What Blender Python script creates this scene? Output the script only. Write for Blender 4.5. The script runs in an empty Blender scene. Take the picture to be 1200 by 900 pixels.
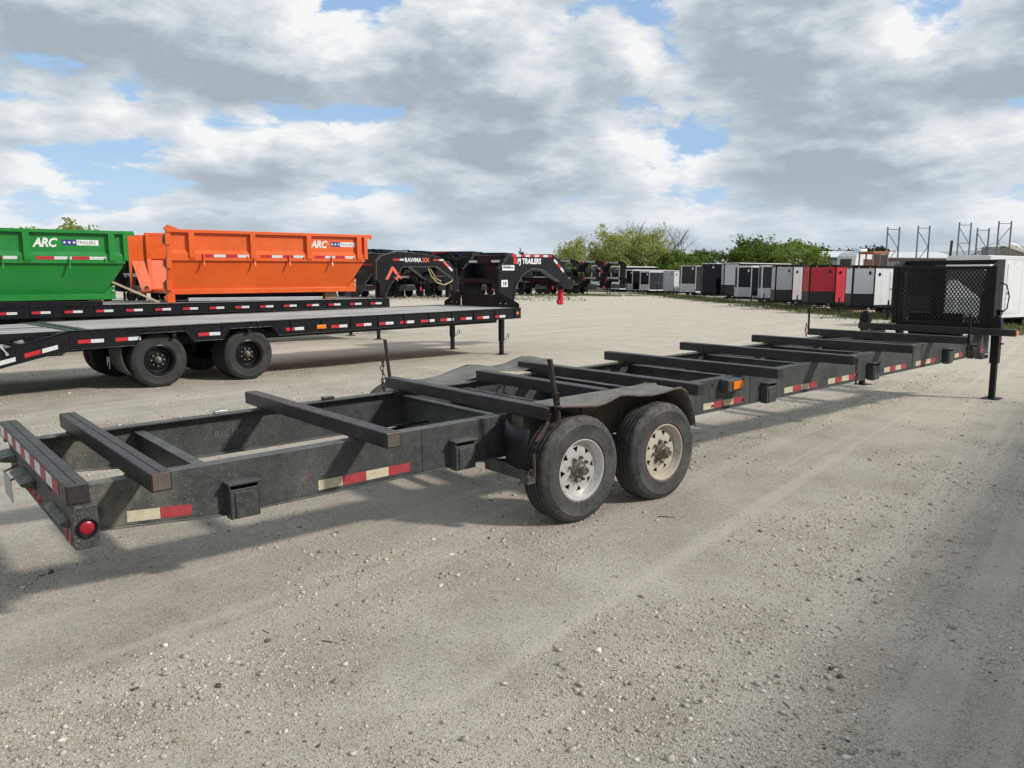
import bpy, bmesh, math, random
import numpy as np
from mathutils import Matrix, Vector
random.seed(7); rng = np.random.default_rng(7)
SC = bpy.context.scene
COL = SC.collection
PI = math.pi

# ------------------------------------------------------------------ camera
cam_d = bpy.data.cameras.new('camera'); cam = bpy.data.objects.new('camera', cam_d); COL.objects.link(cam)
cam_d.sensor_width = 36; cam_d.lens = 27.3; cam_d.clip_start = 0.05; cam_d.clip_end = 6000
cam.matrix_world = Matrix.Translation((0, 0, 1.727)) @ Matrix.Rotation(PI/2 - 0.1354, 4, 'X') @ Matrix.Rotation(0.0052, 4, 'Z')
SC.camera = cam
SC.view_settings.view_transform = 'Standard'; SC.view_settings.look = 'None'
SC.view_settings.exposure = 0.46; SC.view_settings.gamma = 1.0
SC.view_settings.use_curve_mapping = False

# ------------------------------------------------------------------ sun and sky
SUN_DIR = Vector((0.94, -0.30, 0.69)).normalized()          # from the ground towards the sun
sun_d = bpy.data.lights.new('sun', 'SUN'); sun_d.energy = 2.4; sun_d.angle = math.radians(4.2); sun_d.color = (1.0, 0.955, 0.88)
sun = bpy.data.objects.new('sun', sun_d); COL.objects.link(sun)
sun.rotation_euler = (-SUN_DIR).to_track_quat('-Z', 'Y').to_euler(); sun.location = (20, -10, 30)
EL = math.asin(SUN_DIR.z); AZ = math.atan2(SUN_DIR.x, SUN_DIR.y)

class NT:
    """small helper for building node trees"""
    def __init__(s, tree): s.t = tree; s.n = tree.nodes; s.l = tree.links
    def node(s, typ, **kw):
        n = s.n.new(typ)
        for k, v in kw.items(): setattr(n, k, v)
        return n
    def set(s, sock, v):
        if isinstance(v, bpy.types.NodeSocket): s.l.new(v, sock)
        elif v is not None: sock.default_value = v
    def math(s, op, a, b=None, c=None, clamp=False):
        n = s.node('ShaderNodeMath', operation=op, use_clamp=clamp)
        s.set(n.inputs[0], a); s.set(n.inputs[1], b)
        if c is not None: s.set(n.inputs[2], c)
        return n.outputs[0]
    def vmath(s, op, a, b=None):
        n = s.node('ShaderNodeVectorMath', operation=op); s.set(n.inputs[0], a); s.set(n.inputs[1], b); return n.outputs[0]
    def mix(s, f, a, b, mode='MIX'):
        n = s.node('ShaderNodeMix', data_type='RGBA', blend_type=mode)
        s.set(n.inputs[0], f); s.set(n.inputs[6], a); s.set(n.inputs[7], b); return n.outputs[2]
    def noise(s, vec, scale, detail=4, rough=0.55, dist=0.0, lac=2.0):
        n = s.node('ShaderNodeTexNoise'); s.set(n.inputs['Vector'], vec)
        n.inputs['Scale'].default_value = scale; n.inputs['Detail'].default_value = detail
        n.inputs['Roughness'].default_value = rough; n.inputs['Distortion'].default_value = dist
        n.inputs['Lacunarity'].default_value = lac
        return n.outputs[0]
    def voro(s, vec, scale, feature='F1', out=0):
        n = s.node('ShaderNodeTexVoronoi', feature=feature); s.set(n.inputs['Vector'], vec); n.inputs['Scale'].default_value = scale
        return n.outputs[out]
    def ramp(s, f, lo, hi, a=0.0, b=1.0, smooth=True):
        n = s.node('ShaderNodeMapRange', interpolation_type='SMOOTHSTEP' if smooth else 'LINEAR')
        s.set(n.inputs[0], f); s.set(n.inputs[1], lo); s.set(n.inputs[2], hi); s.set(n.inputs[3], a); s.set(n.inputs[4], b)
        return n.outputs[0]
    def sep(s, v):
        n = s.node('ShaderNodeSeparateXYZ'); s.set(n.inputs[0], v); return n.outputs
    def comb(s, x, y, z):
        n = s.node('ShaderNodeCombineXYZ'); s.set(n.inputs[0], x); s.set(n.inputs[1], y); s.set(n.inputs[2], z); return n.outputs[0]

world = bpy.data.worlds.new('World'); SC.world = world; world.use_nodes = True
W = NT(world.node_tree); W.n.clear()
COV0, COV1 = 0.49, 0.54
SKY_OFF = (98.1, 12.6, 0.4)
def build_sky():
    tc = W.node('ShaderNodeTexCoord'); d = tc.outputs['Generated']
    sky = W.node('ShaderNodeTexSky', sky_type='NISHITA', sun_disc=False, sun_elevation=EL, sun_rotation=AZ)
    sky.air_density = 1.0; sky.dust_density = 1.6; sky.ozone_density = 1.0
    x, y, z = W.sep(d)
    zp = W.math('MAXIMUM', z, 0.0)
    fz = W.math('ADD', W.math('MULTIPLY', zp, 1.5), W.math('MULTIPLY', W.math('LOGARITHM', W.math('ADD', zp, 0.06), 2.718), 0.22))
    p = W.comb(x, y, fz)
    off = W.vmath('ADD', p, SKY_OFF)
    def puffs(v, scale, detail):
        n = W.node('ShaderNodeTexVoronoi', feature='F1', normalize=True); W.set(n.inputs['Vector'], v)
        n.inputs['Scale'].default_value = scale; n.inputs['Detail'].default_value = detail; n.inputs['Roughness'].default_value = 0.55; n.inputs['Lacunarity'].default_value = 2.2
        return n.outputs[0]
    def dens(v, fine=True):
        big = W.noise(v, 5.0, 2 if not fine else 3, 0.45)
        if not fine: return big
        lump = W.math('SUBTRACT', 1.0, puffs(W.vmath('ADD', v, W.vmath('MULTIPLY', W.comb(W.noise(v, 12.0, 4), W.noise(v, 15.0, 4), W.noise(v, 13.0, 4)), (0.09, 0.09, 0.09))), 9.5, 3.0))
        med = W.noise(v, 10.5, 8, 0.66)
        return W.math('ADD', W.math('MULTIPLY', big, 0.58), W.math('ADD', W.math('MULTIPLY', lump, 0.34), W.math('MULTIPLY', med, 0.14)))
    n0 = dens(off)
    n1 = dens(W.vmath('ADD', off, (0.022, 0.0, 0.03)))           # a step towards the sun
    above = dens(W.vmath('ADD', off, (0.03, 0.0, 0.085)), False)  # is there cloud overhead: then this is an underside
    cover = W.ramp(n0, COV0, COV1)
    under = W.ramp(W.math('ADD', above, W.math('MULTIPLY', W.math('SUBTRACT', W.noise(off, 7.0, 7, 0.62), 0.5), 0.42)), 0.30, 0.66, smooth=False)
    lit = W.ramp(W.math('SUBTRACT', n0, n1), -0.065, 0.075, smooth=False)
    shade = W.math('ADD', W.math('MULTIPLY', under, 0.82), W.math('MULTIPLY', W.math('SUBTRACT', 0.62, lit), 0.75))
    shade = W.math('ADD', shade, W.ramp(n0, 0.50, 0.64, -0.12, 0.20))
    shade = W.math('ADD', W.math("MULTIPLY", shade, 0.90), W.math('MULTIPLY', W.math('SUBTRACT', W.noise(off, 13.0, 6, 0.62, 0.4), 0.5), 0.42), clamp=True)
    cr = W.node('ShaderNodeValToRGB'); W.set(cr.inputs[0], shade)
    e = cr.color_ramp.elements; e[0].position = 0.0; e[0].color = (0.73, 0.735, 0.735, 1); e[1].position = 1.0; e[1].color = (0.31, 0.355, 0.395, 1)
    for ps, c in ((0.20, (0.61, 0.635, 0.66, 1)), (0.46, (0.485, 0.535, 0.575, 1)), (0.74, (0.38, 0.425, 0.465, 1))):
        k = e.new(ps); k.color = c
    cl = W.vmath('MULTIPLY', cr.outputs[0], (9.2, 9.2, 9.2))
    hz = W.ramp(z, 0.0, 0.15, 1.0, 0.0)
    cl = W.mix(W.math('MULTIPLY', hz, 0.5), cl, (4.9, 5.5, 6.1, 1))
    skyc = W.mix(0.6, sky.outputs[0], (2.9, 4.5, 6.9, 1))
    skyc = W.mix(W.math('MULTIPLY', hz, 0.7), skyc, (5.4, 6.1, 6.8, 1))
    col = W.mix(cover, skyc, cl)
    low = W.ramp(z, -0.12, 0.0)
    col = W.mix(low, (2.6, 2.5, 2.3, 1), col)
    bg = W.node('ShaderNodeBackground'); W.l.new(col, bg.inputs[0]); bg.inputs[1].default_value = 0.1
    out = W.node('ShaderNodeOutputWorld'); W.l.new(bg.outputs[0], out.inputs[0])
build_sky()

# ------------------------------------------------------------------ mesh helpers
def uvw(p): return (p[0], -p[1], p[2])                       # trailers are described as (along, outward to the near side, up)
class MB:
    def __init__(s, xf=None): s.v = []; s.f = []; s.m = []; s.xf = xf; s.cm = 0; s.sm = []
    def add(s, vs, fs, smooth=False):
        o = len(s.v)
        s.v += [s.xf(p) if s.xf else tuple(p) for p in vs]
        for f in fs: s.f.append([i + o for i in f]); s.m.append(s.cm); s.sm.append(smooth)
        return s
    def box(s, a, b):
        x0, y0, z0 = a; x1, y1, z1 = b
        return s.add([(x0,y0,z0),(x1,y0,z0),(x1,y1,z0),(x0,y1,z0),(x0,y0,z1),(x1,y0,z1),(x1,y1,z1),(x0,y1,z1)],
              [(0,3,2,1),(4,5,6,7),(0,1,5,4),(1,2,6,5),(2,3,7,6),(3,0,4,7)])
    def bar(s, p0, p1, w, h, up=(0,0,1)):
        p0, p1 = Vector(p0), Vector(p1); d = (p1-p0).normalized(); up = Vector(up)
        sd = d.cross(up)
        if sd.length < 1e-5: sd = d.cross(Vector((1,0,0)))
        sd.normalize(); u = sd.cross(d).normalized(); sd = sd*w/2; u = u*h/2
        vs = [p0-sd-u, p0+sd-u, p0+sd+u, p0-sd+u, p1-sd-u, p1+sd-u, p1+sd+u, p1-sd+u]
        return s.add(vs, [(0,3,2,1),(4,5,6,7),(0,1,5,4),(1,2,6,5),(2,3,7,6),(3,0,4,7)])
    def tube(s, p0, p1, r, n=10, r1=None):
        return s.pipe([p0, p1], r, n, r1)
    def pipe(s, pts, r, n=8, r1=None):
        pts = [Vector(p) for p in pts]; k = len(pts); vs = []; fs = []
        for i, p in enumerate(pts):
            d = (pts[min(i+1, k-1)] - pts[max(i-1, 0)]).normalized()
            a = d.cross(Vector((0,0,1)) if abs(d.z) < 0.95 else Vector((1,0,0))).normalized(); b = d.cross(a)
            rr = r if r1 is None else r + (r1-r)*i/(k-1)
            for j in range(n):
                t = 2*PI*j/n; vs.append(p + (a*math.cos(t) + b*math.sin(t))*rr)
        for i in range(k-1):
            for j in range(n): fs.append((i*n+j, i*n+(j+1)%n, (i+1)*n+(j+1)%n, (i+1)*n+j))
        s.add(vs, fs, True)
        o = len(s.v) - len(vs)
        for f in ([o+j for j in range(n)][::-1], [o+(k-1)*n+j for j in range(n)]): s.f.append(f); s.m.append(s.cm); s.sm.append(False)
        return s
    def prism(s, poly, fn):
        """polygon swept between fn(p,0) and fn(p,1)"""
        n = len(poly); vs = [fn(p, 0) for p in poly] + [fn(p, 1) for p in poly]
        return s.add(vs, [list(range(n))[::-1], list(range(n, 2*n))] + [(i, (i+1)%n, n+(i+1)%n, n+i) for i in range(n)])
    def plate_v(s, poly, v0, v1): return s.prism(poly, lambda p, t: (p[0], v0 if t == 0 else v1, p[1]))
    def plate_u(s, poly, u0, u1): return s.prism(poly, lambda p, t: (u0 if t == 0 else u1, p[0], p[1]))
    def plate_w(s, poly, w0, w1): return s.prism(poly, lambda p, t: (p[0], p[1], w0 if t == 0 else w1))
    def lathe(s, prof, c, n=32, axis='v', closed=False):
        """profile of (radius, offset along axis)"""
        vs = []; k = len(prof)
        for i in range(n):
            t = 2*PI*i/n; ct, st = math.cos(t), math.sin(t)
            for r, o in prof:
                if axis == 'v': vs.append((c[0]+r*ct, c[1]+o, c[2]+r*st))
                elif axis == 'u': vs.append((c[0]+o, c[1]+r*ct, c[2]+r*st))
                else: vs.append((c[0]+r*ct, c[1]+r*st, c[2]+o))
        fs = []
        for i in range(n):
            j = (i+1) % n
            for q in range(k if closed else k-1):
                q2 = (q+1) % k; fs.append((i*k+q, j*k+q, j*k+q2, i*k+q2))
        return s.add(vs, fs, True)
    def mesh(s, name, mats, angle=40):
        me = bpy.data.meshes.new(name); me.from_pydata(s.v, [], s.f)
        for m in (mats if isinstance(mats, (list, tuple)) else [mats]): me.materials.append(m)
        bm = bmesh.new(); bm.from_mesh(me)
        for f, m, sm in zip(bm.faces, s.m, s.sm): f.material_index = m; f.smooth = sm
        bmesh.ops.recalc_face_normals(bm, faces=bm.faces); bm.to_mesh(me); bm.free()
        if any(s.sm): me.set_sharp_from_angle(angle=math.radians(angle))
        me.update(); return me
    def build(s, name, mats, parent=None, bevel=0.0, angle=40, loc=None, rot=None):
        o = bpy.data.objects.new(name, s.mesh(name, mats, angle)); COL.objects.link(o)
        if parent: o.parent = parent
        if loc: o.location = loc
        if rot: o.rotation_euler = rot
        if bevel:
            b = o.modifiers.new('edge', 'BEVEL'); b.width = bevel; b.segments = 2; b.limit_method = 'ANGLE'; b.angle_limit = math.radians(50)
        return o
def T(): return MB(uvw)
def tag(o, label, cat, group=None, kind=None):
    if label: o['label'] = label
    if cat: o['category'] = cat
    if group: o['group'] = group
    if kind: o['kind'] = kind
    return o
def empty(name, loc, yaw=0.0, slope=0.0):
    o = bpy.data.objects.new(name, None); COL.objects.link(o); o.empty_display_size = 0.3
    o.matrix_world = Matrix.Translation(loc) @ Matrix.Rotation(yaw, 4, 'Z') @ Matrix.Rotation(-math.atan(slope), 4, 'Y')
    return o
def inst(src, name, parent, loc=(0,0,0), rot=(0,0,0), scale=(1,1,1), mats=None):
    o = bpy.data.objects.new(name, src.data if hasattr(src, 'data') else src); COL.objects.link(o); o.parent = parent
    o.location = loc; o.rotation_euler = rot; o.scale = scale
    return o
def copy_tree(o, parent=None):
    c = o.copy(); COL.objects.link(c)
    if parent: c.parent = parent; c.matrix_parent_inverse = o.matrix_parent_inverse
    for ch in list(o.children): copy_tree(ch, c)
    return c
def text(body, size, mat, parent, loc, name='lettering', face='near', bold=0.0, shear=0.0, space=1.0, extrude=0.0015, sx=1.0, align='LEFT'):
    cu = bpy.data.curves.new(name, 'FONT'); cu.body = body; cu.size = size; cu.extrude = extrude; cu.offset = bold; cu.shear = shear
    cu.space_character = space; cu.align_x = align; cu.resolution_u = 2
    cu.materials.append(mat)
    tmp = bpy.data.objects.new(name, cu); me = bpy.data.meshes.new_from_object(tmp); me.name = name
    bpy.data.objects.remove(tmp); bpy.data.curves.remove(cu)
    o = bpy.data.objects.new(name, me); COL.objects.link(o); o.parent = parent
    p = uvw(loc)
    o.location = p; o.scale = (sx, 1, 1)
    if face == 'near': o.rotation_euler = (PI/2, 0, 0)
    elif face == 'rear': o.rotation_euler = (PI/2, 0, -PI/2)
    return o

# ------------------------------------------------------------------ materials
MAT = {}
def new_mat(name):
    m = bpy.data.materials.new(name); m.use_nodes = True; N = NT(m.node_tree); N.n.clear()
    out = N.node('ShaderNodeOutputMaterial'); b = N.node('ShaderNodeBsdfPrincipled'); N.l.new(b.outputs[0], out.inputs[0])
    MAT[name] = m
    return m, N, b
def paint(name, col, rough=0.45, dust=0.25, dust_col=(0.30, 0.27, 0.22), scale=6.0, spec=0.5, metal=0.0, bump=0.05, vary=0.12, rust=0.0, speck=0.0, streak=False, coat=0.0, splat=0.0):
    m, N, b = new_mat(name)
    tc = N.node('ShaderNodeTexCoord'); v = tc.outputs['Object']
    geo = N.node('ShaderNodeNewGeometry'); nz = N.sep(geo.outputs['Normal'])[2]
    n1 = N.noise(v, scale, 6, 0.62); n2 = N.noise(v, scale*7, 4, 0.6)
    c = N.mix(N.ramp(n1, 0.3, 0.7), tuple(k*(1-vary) for k in col)+(1,), tuple(min(1, k*(1+vary)) for k in col)+(1,))
    if rust > 0:
        rm = N.ramp(N.math('ADD', n1, N.math('MULTIPLY', n2, 0.35)), 0.86 - rust*0.3, 0.98 - rust*0.2)
        c = N.mix(rm, c, (0.13, 0.055, 0.03, 1))
    if dust > 0:
        up = N.ramp(nz, 0.1, 0.9)
        dm = N.math('MULTIPLY', N.ramp(N.math('ADD', N.math('MULTIPLY', n2, 0.5), N.math('MULTIPLY', n1, 0.6)), 0.35, 0.75),
                    N.math('ADD', N.math('MULTIPLY', up, dust*1.0), dust*0.55), clamp=True)
        if streak:
            sv = N.vmath('MULTIPLY', v, (14.0, 14.0, 1.2))
            dm = N.math('MULTIPLY', dm, N.ramp(N.noise(sv, 1.0, 4, 0.6), 0.25, 0.75, 0.5, 1.5))
        c = N.mix(dm, c, dust_col+(1,))
    if speck > 0:
        sp = N.ramp(N.noise(v, 55, 3, 0.7), 0.56, 0.68, 0.0, speck)
        sp = N.math('MULTIPLY', sp, N.ramp(N.noise(v, 2.2, 3), 0.35, 0.62))
        c = N.mix(sp, c, dust_col+(1,))
    if splat > 0:   # road spray thrown back by the wheels
        xx = N.sep(v)[0]; sm = N.ramp(xx, 0.1, -2.6)
        sp = N.ramp(N.math('ADD', N.noise(v, 95, 4, 0.72), N.math('MULTIPLY', N.noise(N.vmath('MULTIPLY', v, (9, 9, 2.5)), 1.0, 4), 0.25)), 0.66, 0.80, 0.0, splat)
        sp = N.math('MULTIPLY', sp, N.ramp(N.noise(v, 3.2, 4, 0.6), 0.36, 0.66, 0.15, 1.0))
        c = N.mix(N.math('MULTIPLY', sp, sm), c, (0.36, 0.345, 0.30, 1))
        if splat > 0.52: cake = N.math('MULTIPLY', N.ramp(xx, -2.45, -3.0), N.ramp(N.noise(v, 7.0, 5, 0.65), 0.38, 0.6, 0.0, 0.6))
        if splat > 0.52: c = N.mix(cake, c, (0.25, 0.24, 0.19, 1))
    N.set(b.inputs['Base Color'], c)
    N.set(b.inputs['Roughness'], N.ramp(n2, 0.25, 0.75, max(0.05, rough-0.1), min(1, rough+0.14)))
    b.inputs['Metallic'].default_value = metal; b.inputs['Specular IOR Level'].default_value = spec
    if coat: b.inputs['Coat Weight'].default_value = coat; b.inputs['Coat Roughness'].default_value = 0.12
    if bump:
        bp = N.node('ShaderNodeBump'); bp.inputs['Strength'].default_value = bump; bp.inputs['Distance'].default_value = 0.01
        N.set(bp.inputs['Height'], n2); N.l.new(bp.outputs[0], b.inputs['Normal'])
    return m
frame_paint = paint('old charcoal frame paint', (0.036, 0.041, 0.042), 0.50, 0.28, (0.24, 0.235, 0.215), 3.0, 0.45, speck=0.35, bump=0.12, rust=0.08, streak=True, splat=0.55)
rear_paint = paint('mud speckled frame paint', (0.028, 0.029, 0.030), 0.6, 0.30, (0.27, 0.26, 0.23), 4.0, 0.4, speck=0.9, splat=0.5, bump=0.2, rust=0.08)
bar_paint = paint('worn bar paint', (0.026, 0.024, 0.025), 0.42, 0.20, (0.14, 0.105, 0.095), 5.0, 0.4, bump=0.1, rust=0.16)
rack_paint = paint('black rack paint', (0.009, 0.008, 0.011), 0.5, 0.02, (0.15, 0.14, 0.12), 5.0, 0.3, bump=0.05)
rusty = paint('rusty steel', (0.070, 0.048, 0.037), 0.8, 0.3, (0.16, 0.10, 0.07), 18.0, 0.3, bump=0.3)
black = paint('new black trailer paint', (0.008, 0.0085, 0.012), 0.34, 0.006, (0.25, 0.23, 0.2), 3.0, 0.28, bump=0.0)
black_far = paint('black paint in the row', (0.008, 0.008, 0.011), 0.45, 0.01, (0.2, 0.19, 0.17), 3.0, 0.25, bump=0.0)
fender_mat = paint('dented tread plate', (0.12, 0.11, 0.095), 0.55, 0.55, (0.30, 0.28, 0.24), 5.0, 0.5, metal=0.3, rust=0.15, bump=0.1)
dirty_inner = paint('dusty olive fender liner', (0.17, 0.155, 0.115), 0.85, 0.8, (0.30, 0.28, 0.22), 5.0, 0.3, bump=0.15)
orange = paint('orange dumpster paint', (0.74, 0.112, 0.013), 0.36, 0.04, (0.60, 0.33, 0.22), 0.9, 0.5, bump=0.10, vary=0.07, coat=0.25)
green = paint('green dumpster paint', (0.010, 0.22, 0.032), 0.36, 0.04, (0.22, 0.36, 0.20), 0.9, 0.5, bump=0.10, vary=0.07, coat=0.25)
steel_rim = paint('silver wheel paint', (0.66, 0.66, 0.65), 0.34, 0.22, (0.40, 0.33, 0.25), 14.0, 0.5, metal=0.5, rust=0.36, bump=0.08)
steel_rim2 = paint('dusty cream wheel paint', (0.52, 0.49, 0.42), 0.6, 0.55, (0.40, 0.34, 0.26), 12.0, 0.4, metal=0.15, rust=0.26, bump=0.1)
hub_mat = paint('greasy hub', (0.13, 0.115, 0.10), 0.45, 0.35, (0.30, 0.25, 0.19), 30.0, 0.5, metal=0.4, rust=0.3)
drum_mat = paint('dark brake drum', (0.012, 0.011, 0.010), 0.8, 0.0)
galv = paint('galvanised steel', (0.42, 0.44, 0.46), 0.45, 0.1, metal=0.6)
toolbox = paint('textured grey toolbox', (0.055, 0.058, 0.062), 0.5, 0.1, bump=0.1)
edge_mat = paint('worn fender edge', (0.085, 0.072, 0.06), 0.7, 0.4, (0.24, 0.21, 0.17), 9.0, 0.4, rust=0.22, bump=0.15)
timber = paint('pale timber', (0.50, 0.42, 0.29), 0.8, 0.2, (0.35, 0.3, 0.22), 20.0, 0.2, bump=0.1)
block_wood = paint('old wood block', (0.30, 0.21, 0.13), 0.85, 0.3, scale=18.0, spec=0.2, bump=0.2)
green_mesh = paint('dark green hinge plate', (0.02, 0.045, 0.028), 0.6, 0.15)
plate_steel = paint('bright licence plate', (0.42, 0.43, 0.42), 0.5, 0.35, (0.2, 0.19, 0.17), 20.0)
def plain(name, col, rough=0.5, emit=None, spec=0.5, vary=0.08, scale=8.0, metal=0.0):
    m, N, b = new_mat(name)
    tc = N.node('ShaderNodeTexCoord'); n = N.noise(tc.outputs['Object'], scale, 4)
    N.set(b.inputs['Base Color'], N.mix(N.ramp(n, 0.3, 0.7), tuple(k*(1-vary) for k in col)+(1,), tuple(min(1, k*(1+vary)) for k in col)+(1,)))
    b.inputs['Roughness'].default_value = rough; b.inputs['Specular IOR Level'].default_value = spec; b.inputs['Metallic'].default_value = metal
    return m
tape_red = plain('red reflective tape', (0.50, 0.022, 0.035), 0.35, vary=0.15, scale=20)
tape_white = plain('white reflective tape', (0.62, 0.63, 0.64), 0.35, vary=0.08, scale=20)
old_red = paint('faded red tape', (0.36, 0.03, 0.045), 0.5, 0.12, scale=22.0, speck=0.3)
old_cream = paint('yellowed tape', (0.55, 0.50, 0.36), 0.55, 0.12, scale=22.0, speck=0.4)
white_print = plain('white print', (0.78, 0.78, 0.78), 0.5)
red_print = plain('red print', (0.62, 0.03, 0.035), 0.5)
orange_print = plain('red orange print', (0.75, 0.14, 0.07), 0.5)
blue_print = plain('blue print', (0.012, 0.03, 0.20), 0.5)
dark_print = plain('dark print', (0.02, 0.025, 0.05), 0.5)
grey_print = plain('grey print', (0.40, 0.41, 0.43), 0.5)
red_lens = plain('red lens', (0.33, 0.010, 0.028), 0.35, spec=0.5, vary=0.3, scale=120)
amber_lens = plain('amber lens', (0.75, 0.20, 0.01), 0.2, spec=0.6)
red_tube = plain('red coupler paint', (0.62, 0.02, 0.05), 0.35)
chalk = plain('faint chalk', (0.15, 0.15, 0.145), 0.9)
hose_cream = plain('cream hose', (0.50, 0.40, 0.24), 0.6)
rubber = paint('tyre rubber', (0.040, 0.041, 0.043), 0.82, 0.62, (0.20, 0.19, 0.17), 5.0, 0.25, bump=0.12, vary=0.2)
rubber_new = paint('newer tyre rubber', (0.026, 0.026, 0.027), 0.7, 0.34, (0.14, 0.13, 0.115), 5.0, 0.3, bump=0.1)
black_rim = paint('black wheel paint', (0.006, 0.006, 0.007), 0.3, 0.0, spec=0.3, bump=0.0)
chrome = plain('bright nut', (0.7, 0.7, 0.7), 0.25, metal=0.9)
flap_mat = plain('grey mud flap', (0.10, 0.10, 0.10), 0.7)
wood_mats = []
for i, c in enumerate(((0.43, 0.42, 0.405), (0.385, 0.375, 0.36), (0.48, 0.47, 0.455), (0.31, 0.30, 0.29))):
    m, N, b = new_mat('weathered deck board %d' % i)
    tc = N.node('ShaderNodeTexCoord'); v = N.vmath('MULTIPLY', tc.outputs['Object'], (0.7, 14, 14))
    n = N.noise(v, 3.0, 6, 0.65); n2 = N.noise(tc.outputs['Object'], 0.8, 3)
    cc = N.mix(N.ramp(n, 0.25, 0.75), tuple(k*0.72 for k in c)+(1,), tuple(k*1.12 for k in c)+(1,))
    N.set(b.inputs['Base Color'], N.mix(N.ramp(n2, 0.4, 0.75, 0, 0.45), cc, (0.30, 0.28, 0.26, 1))); b.inputs['Roughness'].default_value = 0.85
    b.inputs['Specular IOR Level'].default_value = 0.2; wood_mats.append(m)

def ground_mat():
    m, N, b = new_mat('crushed limestone yard')
    tc = N.node('ShaderNodeTexCoord'); v = tc.outputs['Object']; x, y, z = N.sep(v)
    big = N.noise(v, 0.22, 4, 0.6); mid = N.noise(v, 1.3, 5, 0.6); fine = N.noise(v, 26, 5, 0.68); sand = N.noise(v, 120, 2, 0.6)
    # grey loose gravel round the parked frame trailer, paler and creamier further out
    ax = N.math('ADD', N.math('MULTIPLY', x, 0.42), N.math('MULTIPLY', y, 0.90))
    far = N.ramp(N.math('ADD', ax, N.math('MULTIPLY', N.math('SUBTRACT', big, 0.5), 7.0)), 6.0, 15.5)
    grey = N.mix(N.ramp(mid, 0.32, 0.68), (0.39, 0.352, 0.298, 1), (0.50, 0.458, 0.392, 1))
    cream = N.mix(N.ramp(mid, 0.3, 0.7), (0.58, 0.525, 0.435, 1), (0.66, 0.605, 0.505, 1))
    c = N.mix(far, grey, cream)
    brown = N.math('MULTIPLY', N.ramp(N.noise(v, 0.95, 6, 0.68, 0.5), 0.50, 0.68), 0.50)
    c = N.mix(brown, c, N.mix(far, (0.28, 0.225, 0.18, 1), (0.46, 0.40, 0.31, 1)))
    # individual chips: pale and dark grains at two sizes
    vn = N.node('ShaderNodeTexVoronoi'); N.set(vn.inputs['Vector'], v); vn.inputs['Scale'].default_value = 150
    cellr = N.sep(vn.outputs['Color'])[0]
    c = N.mix(N.math('MULTIPLY', N.ramp(cellr, 0.72, 0.95), 0.55), c, (0.52, 0.49, 0.43, 1))
    c = N.mix(N.math('MULTIPLY', N.ramp(cellr, 0.22, 0.03), 0.60), c, (0.10, 0.09, 0.08, 1))
    vn2 = N.node('ShaderNodeTexVoronoi'); N.set(vn2.inputs['Vector'], v); vn2.inputs['Scale'].default_value = 62
    cell2 = N.sep(vn2.outputs['Color'])[1]
    c = N.mix(N.math('MULTIPLY', N.ramp(cell2, 0.86, 0.98), 0.40), c, (0.48, 0.45, 0.40, 1))
    c = N.mix(N.ramp(fine, 0.42, 0.75, 0.0, 0.22), c, (0.17, 0.15, 0.125, 1))
    # tyre tracks: pale compacted lanes running along the yard
    tr = N.math('ADD', N.math('MULTIPLY', x, 0.79), N.math('MULTIPLY', y, -0.61))
    lane = N.noise(N.comb(N.math('MULTIPLY', tr, 2.3), N.math('MULTIPLY', ax, 0.05), 0.0), 1.0, 3, 0.6)
    c = N.mix(N.ramp(lane, 0.52, 0.62, 0.0, 0.45), c, N.mix(far, (0.55, 0.505, 0.435, 1), (0.66, 0.60, 0.50, 1)))
    # far beyond the yard the ground is rough grass
    fld = N.ramp(N.math('ADD', N.math('SQRT', N.math('ADD', N.math('MULTIPLY', x, x), N.math('MULTIPLY', y, y))), N.math('MULTIPLY', mid, 10)), 112, 122)
    c = N.mix(fld, c, (0.075, 0.095, 0.03, 1))
    N.set(b.inputs['Base Color'], c); b.inputs['Roughness'].default_value = 0.93; b.inputs['Specular IOR Level'].default_value = 0.15
    h = N.math('ADD', N.math('ADD', N.math('MULTIPLY', fine, 0.32), N.math('MULTIPLY', N.ramp(vn.outputs['Distance'], 0.0, 0.6, 1.0, 0.0), 0.28)),
               N.math('ADD', N.math('MULTIPLY', N.ramp(vn2.outputs['Distance'], 0.0, 0.5, 1, 0), N.ramp(cell2, 0.5, 0.9, 0, 0.5)), N.math('ADD', N.math('MULTIPLY', mid, 2.5), N.math('MULTIPLY', sand, 0.15))))
    bp = N.node('ShaderNodeBump'); bp.inputs['Strength'].default_value = 0.7; bp.inputs['Distance'].default_value = 0.016
    N.set(bp.inputs['Height'], h); N.l.new(bp.outputs[0], b.inputs['Normal'])
    return m
GROUND = ground_mat()

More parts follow.
